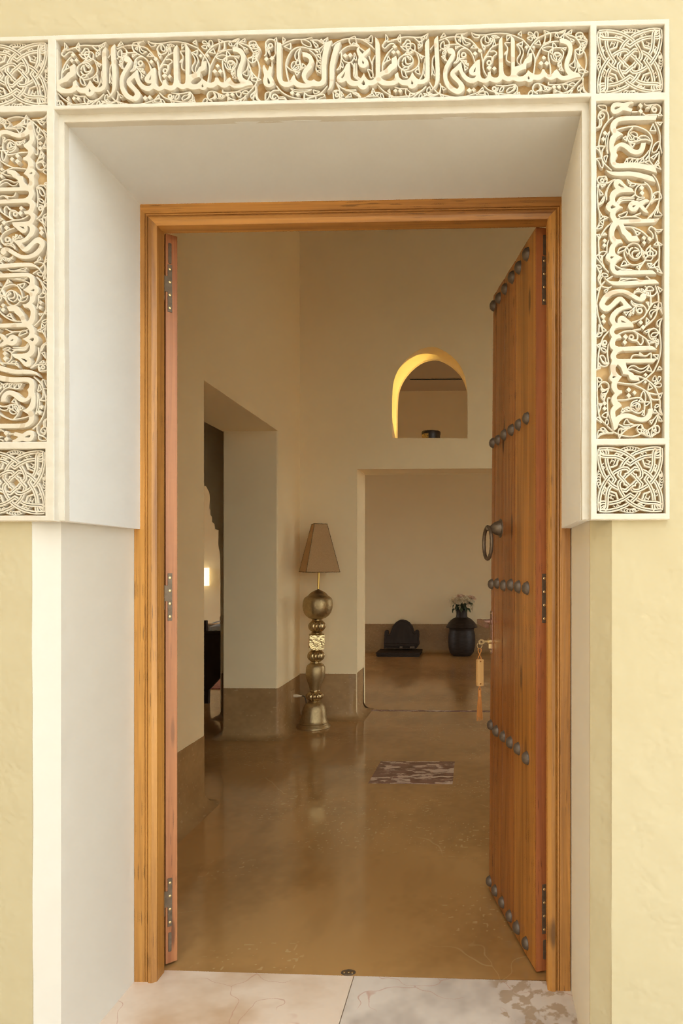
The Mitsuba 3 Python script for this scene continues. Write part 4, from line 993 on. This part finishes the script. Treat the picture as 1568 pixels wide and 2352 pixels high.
GROUND_Y = 1.5435
AL0, AL1, UP0 = 4 * 9.8 * K, 779 * 9.8 * K, 4.5 * 9.8 * K
def panel_frame(key, b, label, category):
    tag(key, label, category)
    add(key + '__ground', prism(rect(b[0] - 0.002, b[1] - 0.002, b[2] + 0.002, b[3] + 0.002), [(GROUND_Y, 0), (GROUND_Y + 0.008, 0)], 'xz'), 'stained_ground', label='ochre stained ground of the carving')

def place_verse(key, M, clip):
    """M: 4x4 from verse frame (along, up, out) to the world; clip: rectangle in the verse frame."""
    for i, (kind, p) in enumerate(SHAPES_):
        if not p.intersects(clip):
            continue
        d = piece(i) if clip.contains(p) else piece(i, clip)
        if d is None:
            continue
        k, n = f'{key}__{kind}', 0
        while k in scene:
            n += 1
            k = f'{key}__{kind}_{n:03d}'
        scene[k] = {**d, 'to_world': T(M)}

def frame(o, ax, up):
    M = np.eye(4)
    M[:3, 0], M[:3, 1], M[:3, 2], M[:3, 3] = ax, up, [0, -1, 0], o
    return M
UPW = (160 - 4.5) * 9.8 * K
b = PANELS['top']
panel_frame('calligraphy_panel', b, 'long horizontal carved plaster panel of Arabic lettering and vines above the doorway', 'carved panel')
sx, su = 0.985, (b[3] - b[1]) / UPW
for rep in range(2):
    o = [b[2] - AL1 * sx - rep * (AL1 - AL0 + 0.004) * sx - 0.001, GROUND_Y, b[1] - UP0 * su]
    cl = rect((b[0] - o[0]) / sx, UP0 - 0.0005, (b[2] - o[0]) / sx, UP0 + UPW)
    place_verse('calligraphy_panel', frame(o, [sx, 0, 0], [0, 0, su]), cl)
b = PANELS['right']
panel_frame('calligraphy_panel_001', b, 'tall carved plaster panel of Arabic lettering right of the doorway', 'carved panel')
sz, su = (b[3] - b[1]) / (AL1 - AL0), (b[2] - b[0]) / UPW
o = [b[0] - UP0 * su, GROUND_Y, b[1] + AL1 * sz]
place_verse('calligraphy_panel_001', frame(o, [0, 0, -sz], [su, 0, 0]), rect(AL0 - 0.0005, UP0 - 0.0005, AL1 + 0.001, UP0 + UPW + 0.001))
b = PANELS['left']
panel_frame('calligraphy_panel_002', b, 'tall carved plaster panel of Arabic lettering left of the doorway', 'carved panel')
sz, su = (b[3] - b[1]) / (AL1 - AL0), (b[2] - b[0]) / UPW
o = [b[2] + UP0 * su, GROUND_Y, b[3] - AL1 * sz]
place_verse('calligraphy_panel_002', frame(o, [0, 0, sz], [-su, 0, 0]), rect(AL0 - 0.0005, UP0 - 0.0005, AL1 + 0.001, UP0 + UPW + 0.001))

# interlaced knot squares: a quarter of the straps is drawn, the rest turned about the middle
CX = CY = 790.0
QUARTER = {
    'S1': [(95, 108), (250, 96), (400, 110), (560, 148), (700, 212), (830, 300), (905, 380), (965, 465), (1015, 560), (1042, 640), (1036, 722), (885, 872), (876, 902), (825, 912)],
    'S2': [(1470, 108), (1390, 92), (1250, 94), (1080, 128), (980, 168), (890, 205), (790, 275), (700, 350), (640, 420), (580, 540), (538, 690), (612, 778), (668, 842)],
    'S3': [(95, 215), (180, 262), (300, 272), (420, 275), (550, 302), (670, 372), (790, 450), (872, 392), (950, 345), (1100, 285), (1270, 262), (1400, 280), (1480, 245)],
}
F_BAND = [(1135, 235), (1060, 175), (950, 118), (800, 88), (680, 108), (590, 158), (505, 225), (440, 320), (385, 440)]
F_LINE = [(640, 205), (545, 300), (485, 470), (350, 515), (265, 560)]
def polyline(pts):
    p = np.array(pts, float)
    out, seg = [], [p[0]]
    for i in range(1, len(p)):
        seg.append(p[i])
        if i < len(p) - 1:
            d1, d2 = p[i] - p[i - 1], p[i + 1] - p[i]
            if math.degrees(math.acos(np.clip(d1 @ d2 / np.linalg.norm(d1) / np.linalg.norm(d2), -1, 1))) > 34:
                out.append(seg)
                seg = [p[i]]
    out.append(seg)
    return LineString(np.vstack([spline(s, 6)[(0 if j == 0 else 1):] if len(s) > 2 else np.array(s)[(0 if j == 0 else 1):] for j, s in enumerate(out)]))
def turned(g, k):
    return affinity.rotate(g, 90 * k, origin=(CX, CY))
strands = [(n, k, turned(polyline(p), k)) for k in range(4) for n, p in QUARTER.items()]
bands = [turned(polyline(F_BAND), k) for k in range(4)]
W = 41
cuts = {i: [] for i in range(len(strands))}
over = {}
for i, (n, k, ln) in enumerate(strands):
    hits = []
    for j, (m, l, lm) in enumerate(strands):
        if i == j:
            continue
        x = ln.intersection(lm)
        for g in getattr(x, 'geoms', [x]):
            if g.geom_type == 'Point':
                hits.append((ln.project(g), j, g))
    last = None
    for s, j, g in sorted(hits, key=lambda h: h[0]):
        key = (min(i, j), max(i, j), round(g.x / 6), round(g.y / 6))
        if key in over:
            last = over[key] == i
        else:
            want = (not last) if last is not None else (n != 'S2')
            over[key] = i if want else j
            last = want
        if over[key] != i:
            cuts[i].append(strands[j][2].intersection(Point(g.x, g.y).buffer(75)).buffer(W + 6, cap_style='flat'))
KQ = 1 / 1496.0
def knot_parts():
    parts = []
    for i, (n, k, ln) in enumerate(strands):
        s = ln.buffer(W, cap_style='flat', join_style='mitre', quad_segs=4)
        g = ln.buffer(9, cap_style='flat', join_style='mitre')
        cut = unary_union(cuts[i]) if cuts[i] else Polygon()
        parts.append(('strap', s.difference(g).difference(cut)))
    for k in range(4):
        s = bands[k].buffer(50, cap_style='flat', quad_segs=5)
        st = unary_union([l.buffer(W + 6) for _, _, l in strands])
        body = s.difference(bands[k].buffer(30, cap_style='flat'))
        barbs = []
        L_ = bands[k].length
        for t in np.arange(60, L_ - 30, 62):
            a, c = np.array(bands[k].interpolate(t).coords[0]), np.array(bands[k].interpolate(t + 8).coords[0])
            d = (c - a) / np.linalg.norm(c - a)
            nrm = np.array([-d[1], d[0]])
            for sgn in (1, -1):
                barbs.append(LineString([a, a + d * 34 + nrm * 36 * sgn]).buffer(10))
        parts.append(('feather_band', unary_union([body] + barbs).difference(st)))
        parts.append(('strap', turned(polyline(F_LINE), k).buffer(18, quad_segs=3).difference(st)))
        al = turned(Polygon(spline([(100, 118), (175, 135), (222, 222), (140, 200)], 5, closed=True)), k)
        parts.append(('corner_leaf', al.difference(al.buffer(-24))))
    return [(n, affinity.affine_transform(p.simplify(1.5), [KQ, 0, 0, -KQ, -CX * KQ, CY * KQ])) for n, p in parts]
KNOT = []
for n, p in knot_parts():
    gs = [g for g in getattr(p, 'geoms', [p]) if g.geom_type == 'Polygon' and g.area > 4e-5]
    h = {'strap': 0.085, 'feather_band': 0.072, 'corner_leaf': 0.08}[n]
    if gs:
        KNOT.append((n, mikit.ply(cat(*[prism(g, [(0.0, 0.005), (h - 0.005, 0.001), (h, -0.002)], 'xy', caps=(False, True)) for g in gs]), 'stucco')))
for kk, (b, lab) in enumerate((('knot_tr', 'square carved plaster knot at the upper right corner of the door surround'), ('knot_br', 'square carved plaster knot at the foot of the right-hand carved panel'),
                               ('knot_tl', 'square carved plaster knot at the upper left corner of the door surround'), ('knot_bl', 'square carved plaster knot at the foot of the left-hand carved panel'))):
    key = 'knot_panel' + (f'_{kk:03d}' if kk else '')
    x0, z0, x1, z1 = PANELS[b]
    panel_frame(key, PANELS[b], lab, 'carved panel')
    s = (x1 - x0) * 0.985
    M = np.eye(4)
    M[:3, 0], M[:3, 1], M[:3, 2], M[:3, 3] = [s, 0, 0], [0, 0, s], [0, -s, 0], [(x0 + x1) / 2, GROUND_Y, (z0 + z1) / 2]
    for n, d in KNOT:
        k, i = f'{key}__{n}', 0
        while k in scene:
            i += 1
            k = f'{key}__{n}_{i:03d}'
        scene[k] = {**d, 'to_world': T(M)}
